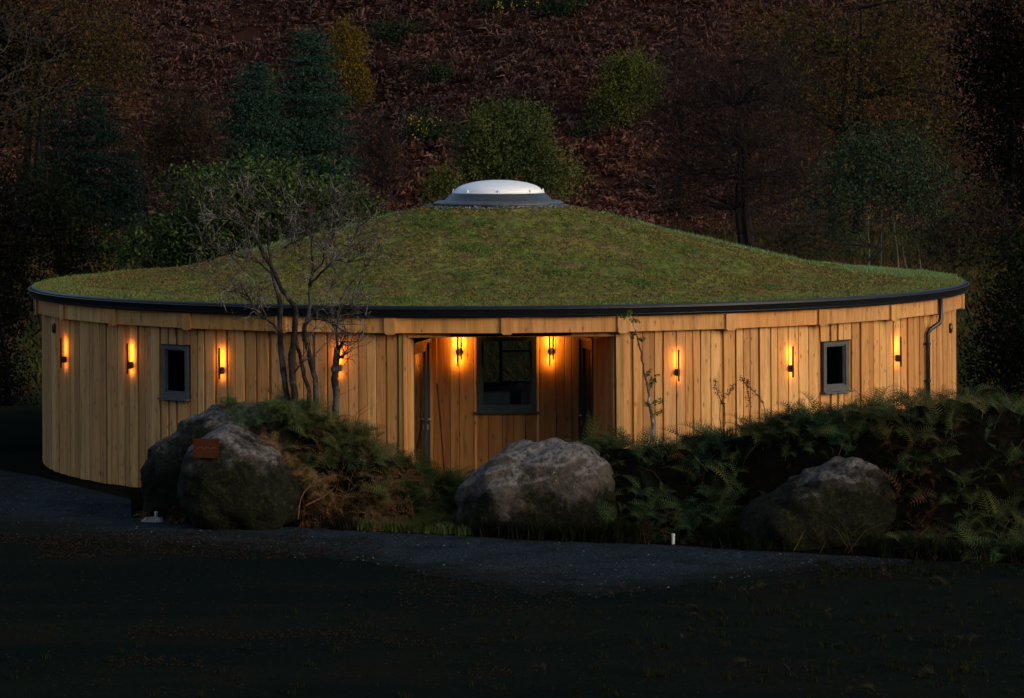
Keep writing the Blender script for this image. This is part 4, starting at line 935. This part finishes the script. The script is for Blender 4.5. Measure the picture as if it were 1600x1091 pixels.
C = np.array([np.array(p) + rt2.normal(0, .02, 3) for P_, _ in sp_ for p in P_[2:] for _ in range(3)]); V, Q = leaf_cloud(C, .055, .03, rt2)
o = link('leaves', mesh_np('leaves', V, Q), leafmat('young_leaves', [(.06, .09, .015), (.11, .15, .02), (.05, .07, .02)], trans=.35), sap); o.matrix_parent_inverse = Matrix.Translation(-sap.location); tag(o, kind='stuff')
# dry flower stalks against the wall
fm = barkmat('dry_flower', (.05, .022, .014), (.12, .06, .035), 30)
for pts, lb in (([(1132, 640), (1128, 628), (1120, 612), (1118, 592)], 'dead curled flower stalk left of the other two in front of the wall'), ([(1126, 632), (1140, 612), (1146, 602)], 'short dead side stalk leaning right in front of the wall'), ([(1171, 650), (1170, 620), (1168, 594)], 'straight dead seed stalk standing in front of the wall'), ([(1195, 640), (1182, 616), (1165, 600), (1158, 590)], 'thin arching dead stalk beside the right wall lamp')):
    mb = MB(); kp = []; traced(mb, [(pts[0][0], pts[0][1] + 40)] + pts, [.007, .006, .005, .004], 50.3, rt2, .006, 5, keep=kp)
    root = empty('dead_stalk', kp[0][0][0], 0, lb, 'plant'); rel(mb, 'stalk', fm, root)
    C = np.array([np.array(p) + rt2.normal(0, .018, 3) for p in kp[0][0][6:] for _ in range(7)]); V, Q = leaf_cloud(C, .035, .022, rt2)
    o = link('seed_heads', mesh_np('seed_heads', V, Q), fm, root); o.matrix_parent_inverse = Matrix.Translation(-root.location); tag(o, kind='stuff')
# tall single fern by the porch's right door
V, Q = scatter_fronds([tuple(W(926, 690, 50.6))] * 4, [1.5, 4.4, 3.0, .2], [.55, .5, .4, .42], [frond_template(-50, wide=.14)], rt2, .1)
tag(link('upright_fern', mesh_np('upright_fern', V, Q), fernm_l), 'single upright fern rising above the others beside the porch', 'fern')
# yellow bracken stems leaning in front of the right bank, and dark trailing stems
ym = barkmat('yellow_stem', (.16, .11, .02), (.30, .22, .05), 30)
for pts, lb in (([(1144, 798), (1128, 770), (1112, 745), (1085, 712)], 'long yellow fern stem leaning left in front of the bank'), ([(1138, 815), (1122, 790), (1105, 765)], 'shorter yellow fern stem low beside the long one'), ([(1262, 690), (1270, 672), (1278, 655)], 'short yellow-green stem above the right boulder')):
    mb = MB(); traced(mb, pts, [.008, .006, .003], 47.6 if pts[0][1] > 750 else 48.6, rt2, .002, 5); tag(mb.build('fern_stem', ym), lb, 'stem')
bm_ = barkmat('bramble_stem', (.09, .04, .02), (.2, .10, .05), 30)
for pts, d_, lb in (([(466, 812), (470, 780), (482, 762), (505, 748), (530, 742)], 48.4, 'arched brown stem rising from the path edge beside the left boulder'), ([(478, 790), (505, 776), (525, 758)], 48.3, 'lower brown stem bending right beside the left boulder'), ([(976, 800), (974, 780), (968, 760)], 48.2, 'upright brown stem against the middle boulder'),
                ([(1170, 765), (1158, 742), (1146, 722)], 48.2, 'reddish twig left of the sloping right boulder'), ([(1374, 740), (1380, 715), (1377, 700)], 48.0, 'orange dead frond stem on top of the right boulder')):
    mb = MB(); traced(mb, pts, [.011, .009, .004], d_, rt2, .004, 5); tag(mb.build('bramble_stem', bm_), lb, 'stem')
# broken log with a pale end
lg = empty('broken_log', W(1200, 760, 48.5), 0, 'dark leaning log with a pale splintered end left of the right boulder', 'log')
mb = MB(); kp = []; traced(mb, [(1150, 800, .3), (1180, 772, .1), (1212, 745, 0), (1236, 726, -.05)], [.06, .055, .05, .045], 48.5, rt2, .01, 9, keep=kp); rel(mb, 'log_body', barkmat('wet_bark', (.008, .008, .006), (.03, .025, .018), 18), lg, smooth=True)
mb = MB(); traced(mb, [(1229, 700, -.12), (1236, 698), (1246, 706, -.1), (1251, 720), (1249, 732, -.05)], [.022, .05, .055, .045, .015], 48.5, rt2, .012, 7); rel(mb, 'splintered_end', barkmat('bare_wood', (.12, .09, .08), (.26, .22, .19), 22), lg)
# white marker pegs
def peg(x, y0, y1, lb, slab):
    p = G(x, y1); h = (y1 - y0) * (p.y + D) / F; t = empty('marker_peg', (p.x, p.y, 0), 0, lb, 'peg')
    mb = MB(); mb.lathe([(.001, 0), (.022, 0), (.022, h * .82), (.026, h * .84), (.026, h * .98), (.018, h), (.001, h)], 14); mb.build('peg_body', whitep, t, smooth=False)
    if slab:
        mb = MB(); rr2 = random.Random(3); n = 18; V = [(.2 * math.cos(6.283 * i / n) * rr2.uniform(.8, 1.15) - .03, .13 * math.sin(6.283 * i / n) * rr2.uniform(.8, 1.15), 0) for i in range(n)]
        V2 = [(x_ * .75, y_ * .75, .055 + rr2.uniform(-.012, .012)) for x_, y_, _ in V]; mb.add(V + V2 + [(-.02, 0, .07)], [(i, (i + 1) % n, n + (i + 1) % n, n + i) for i in range(n)] + [(n + i, n + (i + 1) % n, 2 * n) for i in range(n)])
        mb.build('peg_base', barkmat('pale_mortar', (.09, .09, .09), (.3, .3, .29), 25), t)
peg(1052, 834, 852, 'short white peg at the path edge between middle and right boulders', False)
peg(244, 799, 815, 'short white peg in a pale base at the foot of the left boulder', True)

# ------------------------------------------------------------------ hillside bracken
rh = np.random.RandomState(31)
def lerp(a, b, t): return a + (b - a) * t
N = 31000; X = rh.uniform(-41, 41, N); Y = rh.uniform(112, 184, N); dens = np.array([noise.noise((x * .22, y * .22, 5)) for x, y in zip(X, Y)]); keep = dens > -.6; X, Y, dens = X[keep], Y[keep], dens[keep]
Z = np.array([terrain(x, y) for x, y in zip(X, Y)]); n = len(X); K = 9; cl = np.array([noise.noise((x * .95, y * .8, 15)) for x, y in zip(X, Y)]); big = (.7 + .8 * np.clip(dens + .3, 0, 1)) * (.55 + 1.3 * np.clip(cl + .35, 0, 1))
C = np.repeat(np.stack([X, Y, Z], 1), K, 0) + rh.normal(0, .13, (n * K, 3)) * np.array([1, 1, 0]); a = rh.rand(n * K) * 6.283; L = (np.repeat(big, K) * rh.uniform(.25, .6, n * K))[:, None]; hh = rh.uniform(.2, 1.0, (n * K, 1)); up = np.array([0, 0, 1.])
out = np.stack([np.cos(a), np.sin(a), 0 * a], 1); sd = np.stack([-np.sin(a), np.cos(a), rh.normal(0, .5, n * K)], 1) * (.045 + .035 * rh.rand(n * K))[:, None]
m1 = C + out * L * .45 + up * L * hh; m2 = C + out * L * 1.1 + up * L * (hh * .8 + rh.normal(0, .15, (n * K, 1)))
V = np.stack([C + up * .02, m1 + sd, m2, m1 - sd], 1).reshape(-1, 3); Q = np.arange(4 * n * K).reshape(-1, 4)
hillm = leafmat('hill_bracken', [(0.0610, 0.0308, 0.0274), (0.0805, 0.0391, 0.0336), (0.1025, 0.0485, 0.0398), (0.0830, 0.0592, 0.0423), (0.1220, 0.0592, 0.0473)], [(0.0976, 0.0402, 0.0274), (0.1403, 0.0568, 0.0373), (0.1952, 0.0828, 0.0523), (0.0976, 0.0533, 0.0348)], .16, .9, .15, ygrad=(130, .007))
tag(link('hillside_bracken', mesh_np('hillside_bracken', V, Q), hillm), 'red-brown dead bracken covering the hillside behind the building', 'bracken', kind='stuff')

# ------------------------------------------------------------------ trees and bushes
def foot(px, d):
    X = (px - XC) * d / F; Y = d - D; return Vector((X, Y, terrain(X, Y)))
def hill_d(px, py):
    """distance at which a sight line meets the land"""
    for d in np.arange(120, 330, .5):
        q = W(px, py, d)
        if q.z <= terrain(q.x, q.y): return d
    return 240.
def tree(name, label, cat, d, trunks, ell, nclump, nleaf, leaf, csize, lm, bmat, tr_r=.12, seed=1, kind='round', bare=0, group=None):
    """trunks: photo columns of each stem foot; ell: (cx, cy, rx, ry) ovals in the photo that the crown fills; real depth follows the width"""
    rng = np.random.RandomState(seed); s = d / F; nleaf = int(nleaf * .7 + .5); leaf = leaf * 1.17
    base = foot(trunks[0], d); root = empty(name, base, 0, label, cat, group); inv = Matrix.Translation(-base)
    areas = np.array([e[2] * e[3] for e in ell], float); pr_ = areas / areas.sum(); C = []
    for _ in range(nclump):
        e = ell[rng.choice(len(ell), p=pr_)]; c = W(e[0], e[1], d); u = rand_unit(1, rng)[0] * (rng.rand() ** (.38 if kind != 'bare' else .5)) 
        if kind == 'conifer':
            # whorls of boughs: wide low down, blunt top, tips drooping
            nl_ = 13; k_ = min(nl_ - 1, int(nl_ * rng.rand() ** .62)); rl = (.10 + .90 * ((k_ + .5) / nl_) ** .6) * (.88 + .2 * math.sin(k_ * 2.4 + e[0])); aa = rng.rand() * 6.283; lobe = .82 + .18 * math.sin(5 * aa + k_ * 1.7); rr3 = rl * lobe * rng.rand() ** .45
            zz = 1 - (k_ + .5 + rng.normal(0, .16)) / nl_
            q = Vector((c.x + e[2] * s * rr3 * math.cos(aa), c.y + e[2] * s * rr3 * math.sin(aa), c.z + e[3] * s * (zz * 2 - 1) - .22 * e[2] * s * rr3 ** 2))
        else:
            lp = 1 + .42 * noise.noise((u[0] * 2.4 + seed * 3.7, u[1] * 2.4, u[2] * 2.4 + e[0] * .1)) + (.22 * rng.rand() if rng.rand() < .12 else 0)
            q = Vector((c.x + u[0] * e[2] * s * lp, c.y + u[1] * e[2] * s * .9 * lp, c.z + u[2] * e[3] * s * lp))
        C.append(q)
    # stems and limbs
    tops = max(C, key=lambda q: q.z).z; lowz = min(q.z for q in C); cz = sum(q.z for q in C) / len(C); cxm = sum(q.x for q in C) / len(C); cym = sum(q.y for q in C) / len(C)
    tb = MB(); spine = []
    for i, tx in enumerate(trunks):
        b0 = foot(tx, d + rng.uniform(-.5, .5) * (i > 0)); b0.z -= .1; t1 = Vector((lerp(b0.x, cxm, .55) + rng.normal(0, .15), lerp(b0.y, cym, .6), lerp(b0.z, tops, .55))); t2 = Vector((lerp(b0.x, cxm, .75) + rng.normal(0, .3), cym, lerp(b0.z, tops, .9)))
        m_ = (b0 + t1) / 2 + Vector(rng.normal(0, .10, 3)) * (tops - b0.z) * .12; pts = [b0, m_, t1, (t1 + t2) / 2 + Vector(rng.normal(0, .08, 3)), t2]
        tb.tube(pts, [tr_r, tr_r * .8, tr_r * .55, tr_r * .35, tr_r * .12], 7); spine += [(p_, tr_r * .5) for p_ in (m_, t1, (t1 + t2) / 2, t2, (t1 + m_) / 2)]
    nl = min(len(C), 60 if kind != 'bare' else 110)
    for q in [C[i] for i in rng.choice(len(C), nl, replace=False)]:
        cand = [p_ for p_, _ in spine if p_.z < q.z + .3] or [spine[0][0]]; p0 = min(cand, key=lambda p_: (p_ - q).length + .6 * abs(p_.z - q.z))
        mid = (p0 + q) / 2 + Vector(rng.normal(0, .08, 3)) * (q - p0).length + Vector((0, 0, .05 * (q - p0).length)); r0 = tr_r * .28
        tb.tube([p0, mid, q], [r0, r0 * .6, r0 * .15], 4, False)
    o = tb.build('trunk', bmat, root); o.matrix_parent_inverse = inv
    C = np.array([tuple(q) for q in C])
    if bare:
        # fine upright twigs standing in for the leafless outer crown
        n = len(C) * bare; P = np.repeat(C, bare, 0) + rng.normal(0, csize, (n, 3)); L_ = rng.uniform(.25, .7, n)[:, None]; dr = rand_unit(n, rng) * 1.1 + np.array([0, 0, .45]); w = .0065 * d / 120
        cxc = np.array([cxm, cym, cz]); od = P - cxc; od /= np.linalg.norm(od, axis=1, keepdims=True); dr = dr + od * .35; dr /= np.linalg.norm(dr, axis=1, keepdims=True); sdv = np.cross(dr, rand_unit(n, rng)); sdv /= np.linalg.norm(sdv, axis=1, keepdims=True)
        V = np.stack([P - sdv * w, P + sdv * w, P + dr * L_ + sdv * w * .3, P + dr * L_ - sdv * w * .3], 1).reshape(-1, 3); o = link('twigs', mesh_np('twigs', V, np.arange(4 * n).reshape(n, 4)), bmat, root); o.matrix_parent_inverse = inv; tag(o, kind='stuff')
    if nleaf:
        n = len(C) * nleaf; fl = np.array([1, 1, .35]) if kind == 'conifer' else np.array([1, 1, .8]); P = np.repeat(C, nleaf, 0) + rng.normal(0, 1, (n, 3)) * fl * csize * np.repeat(rng.uniform(.6, 1.3, len(C)), nleaf)[:, None]
        ax = None
        if kind == 'conifer': ax = np.array([0, 0, .15])
        if kind == 'weep': ax = np.array([0, 0, -.9])
        V, Q = leaf_cloud(P, leaf * rng.uniform(.7, 1.3, n), leaf * (.5 if kind != 'conifer' else .3) * rng.uniform(.7, 1.3, n), rng, ax); o = link('crown', mesh_np('crown', V, Q), lm, root); o.matrix_parent_inverse = inv; tag(o, kind='stuff')
    return root
M_pine = leafmat('pine_needles', [(0.0049, 0.0140, 0.0108), (0.0122, 0.0304, 0.0229), (0.0220, 0.0492, 0.0360), (0.0342, 0.0679, 0.0457)], trans=.08)
M_pine_d = leafmat('pine_needles_dark', [(0.0029, 0.0084, 0.0075), (0.0065, 0.0169, 0.0140), (0.0112, 0.0252, 0.0205)], trans=.05)
M_willow = leafmat('willow_leaves', [(0.0148, 0.0288, 0.0118), (0.0296, 0.0503, 0.0187), (0.0474, 0.0742, 0.0258), (0.0687, 0.0957, 0.0329)], [(0.0845, 0.1017, 0.0258), (0.0528, 0.0717, 0.0211), (0.1056, 0.1137, 0.0352)], .5, .8, .2)
M_yel = leafmat('yellow_birch_leaves', [(0.0504, 0.0324, 0.0058), (0.0936, 0.0612, 0.0086), (0.1368, 0.0936, 0.0144), (0.0432, 0.0396, 0.0108)], trans=.25)
M_lime = leafmat('yellow_green_leaves', [(0.0231, 0.0315, 0.0105), (0.0578, 0.0683, 0.0157), (0.1050, 0.1155, 0.0231), (0.0420, 0.0525, 0.0168)], trans=.2)
M_rhodo = leafmat('rhododendron_leaves', [(0.0063, 0.0157, 0.0032), (0.0158, 0.0333, 0.0060), (0.0300, 0.0547, 0.0103), (0.0711, 0.1015, 0.0265)], rough=.5, trans=.03, spec=.10)
M_olive = leafmat('olive_leaves', [(0.0128, 0.0143, 0.0039), (0.0286, 0.0286, 0.0083), (0.0541, 0.0478, 0.0123), (0.0876, 0.0671, 0.0163)], [(0.0638, 0.0382, 0.0109), (0.0319, 0.0255, 0.0083)], .25, .85, .12)
M_brown = leafmat('brown_birch_leaves', [(0.0134, 0.0088, 0.0055), (0.0288, 0.0199, 0.0100), (0.0466, 0.0331, 0.0143)], trans=.12)
M_dark = leafmat('edge_darkened_leaves', [(0.0006, 0.0008, 0.0004), (0.0014, 0.0017, 0.0008), (0.0025, 0.0028, 0.0014)], trans=.05)  # leaf colour near black, standing in for darkening towards the frame edges
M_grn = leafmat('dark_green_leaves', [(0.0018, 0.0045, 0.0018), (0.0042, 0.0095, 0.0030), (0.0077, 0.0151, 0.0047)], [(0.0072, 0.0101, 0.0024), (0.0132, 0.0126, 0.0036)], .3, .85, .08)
M_gry = leafmat('grey_green_leaves', [(0.0125, 0.0216, 0.0113), (0.0247, 0.0434, 0.0212), (0.0421, 0.0684, 0.0337)], trans=.12)
M_gorse = leafmat('gorse_leaves', [(.006, .012, .006), (.014, .026, .012), (.024, .04, .018)], trans=.05)
M_gorsef = leafmat('gorse_flowers', [(.30, .22, .01), (.45, .34, .02)], trans=.2)
M_rust = leafmat('rust_leaves', [(.05, .018, .010), (.10, .038, .018), (.14, .06, .028)], trans=.15)
B_dark = barkmat('dark_bark', (0.0025, 0.0020, 0.0018), (0.0080, 0.0065, 0.0050), 8)
B_mid = barkmat('brown_bark', (0.0090, 0.0065, 0.0050), (0.0200, 0.0150, 0.0120), 8)
B_pur = barkmat('purple_twig_bark', (0.0070, 0.0045, 0.0050), (0.0175, 0.0110, 0.0120), 8)
B_birch = barkmat('birch_bark', (0.0467, 0.0422, 0.0374), (0.1122, 0.1028, 0.0935), 5)
TR = tree
# on the hillside
TR('pine_tree', 'tall blue-green pine with the highest top left of the skylight', 'tree', 176, [492], [(486, 168, 104, 122)], 1700, 34, .15, .34, M_pine, B_dark, .25, 3, 'conifer')
TR('pine_tree', 'lower blue-green pine leaning against the left side of the tallest pine', 'tree', 174, [410], [(402, 190, 84, 92)], 1200, 34, .15, .34, M_pine, B_dark, .2, 4, 'conifer')
TR('birch_tree', 'yellow autumn birch right behind the tallest pine', 'tree', hill_d(548, 172), [548], [(545, 100, 34, 62), (535, 60, 20, 32), (560, 140, 22, 34), (535, 90, 26, 40)], 330, 34, .13, .26, M_yel, B_birch, .10, 5, 'weep')
TR('pine_tree', 'dark layered pine at the left under the hanging twigs', 'tree', 150, [130], [(150, 240, 90, 105), (90, 250, 70, 90), (200, 285, 45, 70)], 1100, 30, .15, .34, M_pine_d, B_dark, .25, 6, 'conifer')
TR('birch_tree', 'dull brown thinning birch between the two groups of pines', 'tree', 160, [292], [(285, 190, 50, 55), (300, 240, 58, 60), (250, 240, 40, 60)], 420, 24, .12, .30, M_brown, B_mid, .12, 7, 'round', 8)
TR('willow_tree', 'round green willow directly behind the white skylight', 'tree', 150, [800], [(790, 230, 72, 72), (820, 205, 50, 48), (760, 260, 50, 55), (860, 272, 46, 50), (780, 190, 40, 34), (735, 250, 30, 60)], 900, 36, .12, .25, M_willow, B_mid, .15, 8)
TR('willow_bush', 'small yellow-green bush left of the white skylight', 'bush', 148, [690], [(693, 290, 26, 34), (672, 298, 14, 22)], 110, 20, .12, .22, M_lime, B_mid, .06, 9)
TR('birch_tree', 'rounded yellow-green birch alone on the open hillside', 'tree', hill_d(985, 200), [985], [(985, 135, 48, 52), (960, 160, 36, 40), (1005, 125, 40, 40), (975, 105, 36, 28), (950, 160, 28, 36)], 520, 34, .13, .26, M_lime, B_birch, .12, 10)
TR('rowan_bush', 'reddish leafless bush above the roof left of the skylight', 'bush', 140, [590, 602], [(590, 235, 32, 55), (600, 270, 34, 35)], 110, 5, .10, .3, M_rust, B_pur, .05, 11, 'bare', 22)
TR('hazel_bush', 'small orange bush just above the right roof slope', 'bush', 130, [1060], [(1055, 312, 34, 24), (1080, 330, 34, 18)], 110, 16, .10, .22, M_brown, B_mid, .05, 12)
def gorse(lb, px, py, rx, ry, seed, fl):
    d = hill_d(px, py + ry * .8); root = tree('gorse_bush', lb, 'bush', d, [px], [(px, py, rx, ry), (px - rx * .4, py + ry * .3, rx * .6, ry * .6)], int(40 + rx * 1.6), 26, .14, .30, M_gorse, B_dark, .05, seed, group='gorse bushes on the hillside')
    if fl:
        rng = np.random.RandomState(seed); P = np.array([tuple(W(px + rng.normal(0, rx * .5), py + rng.normal(0, ry * .4), d - rx * d / F * .9)) for _ in range(9)]); P = np.repeat(P, 8, 0) + rng.normal(0, .12, (72, 3)); V, Q = leaf_cloud(P, .12, .08, rng)
        o = link('flowers', mesh_np('flowers', V, Q), M_gorsef, root); o.matrix_parent_inverse = Matrix.Translation(-root.location); tag(o, kind='stuff')
gorse('dark gorse bush with yellow flowers, lower left of the round willow top', 668, 200, 42, 32, 41, True)
gorse('dark gorse bush without flowers halfway up the hillside', 688, 120, 30, 20, 42, False)
gorse('low dark gorse bush high on the hill right of the yellow birch', 625, 48, 38, 20, 43, False)
gorse('gorse bush with bright yellow flowers at the very top of the hill', 800, 6, 42, 14, 44, True)
gorse('flowerless dark gorse bush at the hilltop beside the flowering one', 880, 10, 44, 14, 45, False)
gorse('tiny dark gorse bush low beside the round willow', 920, 205, 20, 14, 46, False)
# nearer belt
TR('rhododendron', 'broad dark rhododendron dome rising behind the left roof slope', 'bush', 92, [400, 380, 430], [(400, 338, 178, 88), (300, 385, 125, 60), (515, 345, 88, 46), (400, 320, 120, 70)], 2600, 20, .11, .15, M_rhodo, B_dark, .10, 13)
TR('broadleaf_tree', 'dark green tree at the left edge above the roof end', 'tree', 100, [95], [(100, 360, 78, 75), (50, 330, 70, 90), (130, 400, 52, 50)], 440, 20, .12, .30, M_grn, B_dark, .14, 14)
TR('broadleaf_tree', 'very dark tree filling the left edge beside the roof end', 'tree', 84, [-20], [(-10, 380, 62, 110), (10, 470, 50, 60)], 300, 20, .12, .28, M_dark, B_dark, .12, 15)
TR('oak_tree', 'tall dark olive tree in the upper left corner', 'tree', 170, [60, 30], [(60, 90, 110, 110), (150, 60, 80, 70), (-20, 120, 90, 130), (190, 120, 60, 60)], 900, 18, .15, .48, M_olive, B_dark, .25, 16, 'round', 5)
TR('oak_tree', 'dark tree at the far upper left edge behind the olive one', 'tree', 120, [-30], [(-40, 170, 80, 150), (0, 60, 60, 80)], 320, 16, .15, .4, M_dark, B_dark, .25, 17)
TR('ash_tree', 'bare purple-brown tree with a dark forked trunk behind the right roof slope', 'tree', 125, [1165, 1178], [(1130, 190, 90, 90), (1060, 170, 55, 80), (1170, 290, 90, 80), (1075, 270, 60, 70), (1200, 140, 90, 80), (1090, 120, 50, 50), (1230, 250, 70, 90)], 760, 5, .09, .45, M_brown, B_pur, .19, 18, 'bare', 24)
TR('oak_tree', 'tall olive-brown tree reaching the top of the picture on the right', 'tree', 160, [1340, 1300], [(1330, 110, 150, 120), (1250, 150, 100, 90), (1400, 60, 110, 80), (1440, 170, 95, 95), (1230, 60, 90, 70), (1300, 250, 120, 80), (1480, 290, 70, 100), (1240, 330, 110, 60)], 1700, 22, .13, .40, M_olive, B_dark, .3, 19, 'round', 4)
TR('birch_tree', 'grey-green birch clump with pale trunks right of the roof slope', 'tree', 105, [1352, 1372, 1405, 1432, 1444], [(1385, 275, 85, 70), (1320, 300, 65, 70), (1450, 310, 60, 75), (1350, 225, 36, 34), (1425, 225, 36, 36), (1300, 360, 60, 36), (1480, 370, 30, 40)], 800, 24, .09, .25, M_gry, B_birch, .035, 20)
TR('birch_tree', 'dull brown sapling group low behind the right roof edge', 'tree', 96, [1280, 1300, 1520], [(1240, 370, 60, 30), (1490, 380, 60, 40), (1545, 340, 40, 60)], 260, 14, .10, .26, M_brown, B_mid, .04, 22, 'round', 8)
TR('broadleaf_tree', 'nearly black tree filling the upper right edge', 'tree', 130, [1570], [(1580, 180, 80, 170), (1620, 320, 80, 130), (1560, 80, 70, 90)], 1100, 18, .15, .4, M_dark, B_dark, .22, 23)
TR('holly_tree', 'dark green tree at the right edge beyond the building', 'tree', 78, [1590], [(1585, 420, 50, 90), (1620, 480, 60, 90), (1570, 500, 42, 60)], 420, 18, .09, .24, M_grn, B_dark, .10, 24)
TR('holly_tree', 'dark bushy tree low at the right end of the wall', 'bush', 66, [1560], [(1560, 560, 52, 70), (1610, 580, 60, 80), (1530, 600, 22, 40)], 420, 18, .07, .18, M_dark, B_dark, .07, 25)
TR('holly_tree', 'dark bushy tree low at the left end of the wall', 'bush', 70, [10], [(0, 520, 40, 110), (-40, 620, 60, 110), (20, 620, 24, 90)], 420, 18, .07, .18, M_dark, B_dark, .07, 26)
# hanging bare branch at the far left, in front of the dark trees
hb = empty('hanging_branch', W(-40, 200, 80), 0, 'pale bare twigs reaching in from the upper left edge', 'branch'); mb = MB(); kp = []
rt3 = np.random.RandomState(12)
for pts in ([(-60, 180), (0, 128), (40, 105), (80, 95), (100, 88)], [(-60, 170), (0, 148), (60, 140), (120, 132)], [(-60, 200), (0, 182), (30, 170), (70, 150)], [(40, 105), (42, 80), (48, 55)], [(-60, 120), (5, 80), (20, 40)]):
    traced(mb, pts, [.03, .02, .012, .005], 80, rt3, .02, 5, keep=kp)
rel(mb, 'branch', barkmat('pale_twig', (.015, .013, .012), (.05, .044, .038), 10), hb); mb = MB(); twigs(mb, kp, rt3, 60, .3, .9, .008, 1, .3); tag(rel(mb, 'twigs', bpy.data.materials['pale_twig'], hb), kind='stuff')

# rough grass and undergrowth on the flat behind the building
rgx = np.random.RandomState(77); N = 14000; X = rgx.uniform(-26, 26, N); Y = rgx.uniform(12, 112, N); P = np.stack([X, Y, np.array([terrain(x, y) for x, y in zip(X, Y)])], 1); P = np.repeat(P, 3, 0) + rgx.normal(0, .12, (3 * N, 3)) * np.array([1, 1, 0]); P[:, 2] += .18
V, Q = leaf_cloud(P, .5, .06, rgx, np.array([0, 0, 1.2])); tag(link('rough_grass', mesh_np('rough_grass', V, Q), leafmat('rough_grass', [(.018, .026, .008), (.04, .05, .014), (.06, .045, .018)], [(.06, .03, .014), (.09, .045, .02)], .08, .9, .2)), 'rough grass and undergrowth on the flat land behind the building', 'grass', kind='stuff')
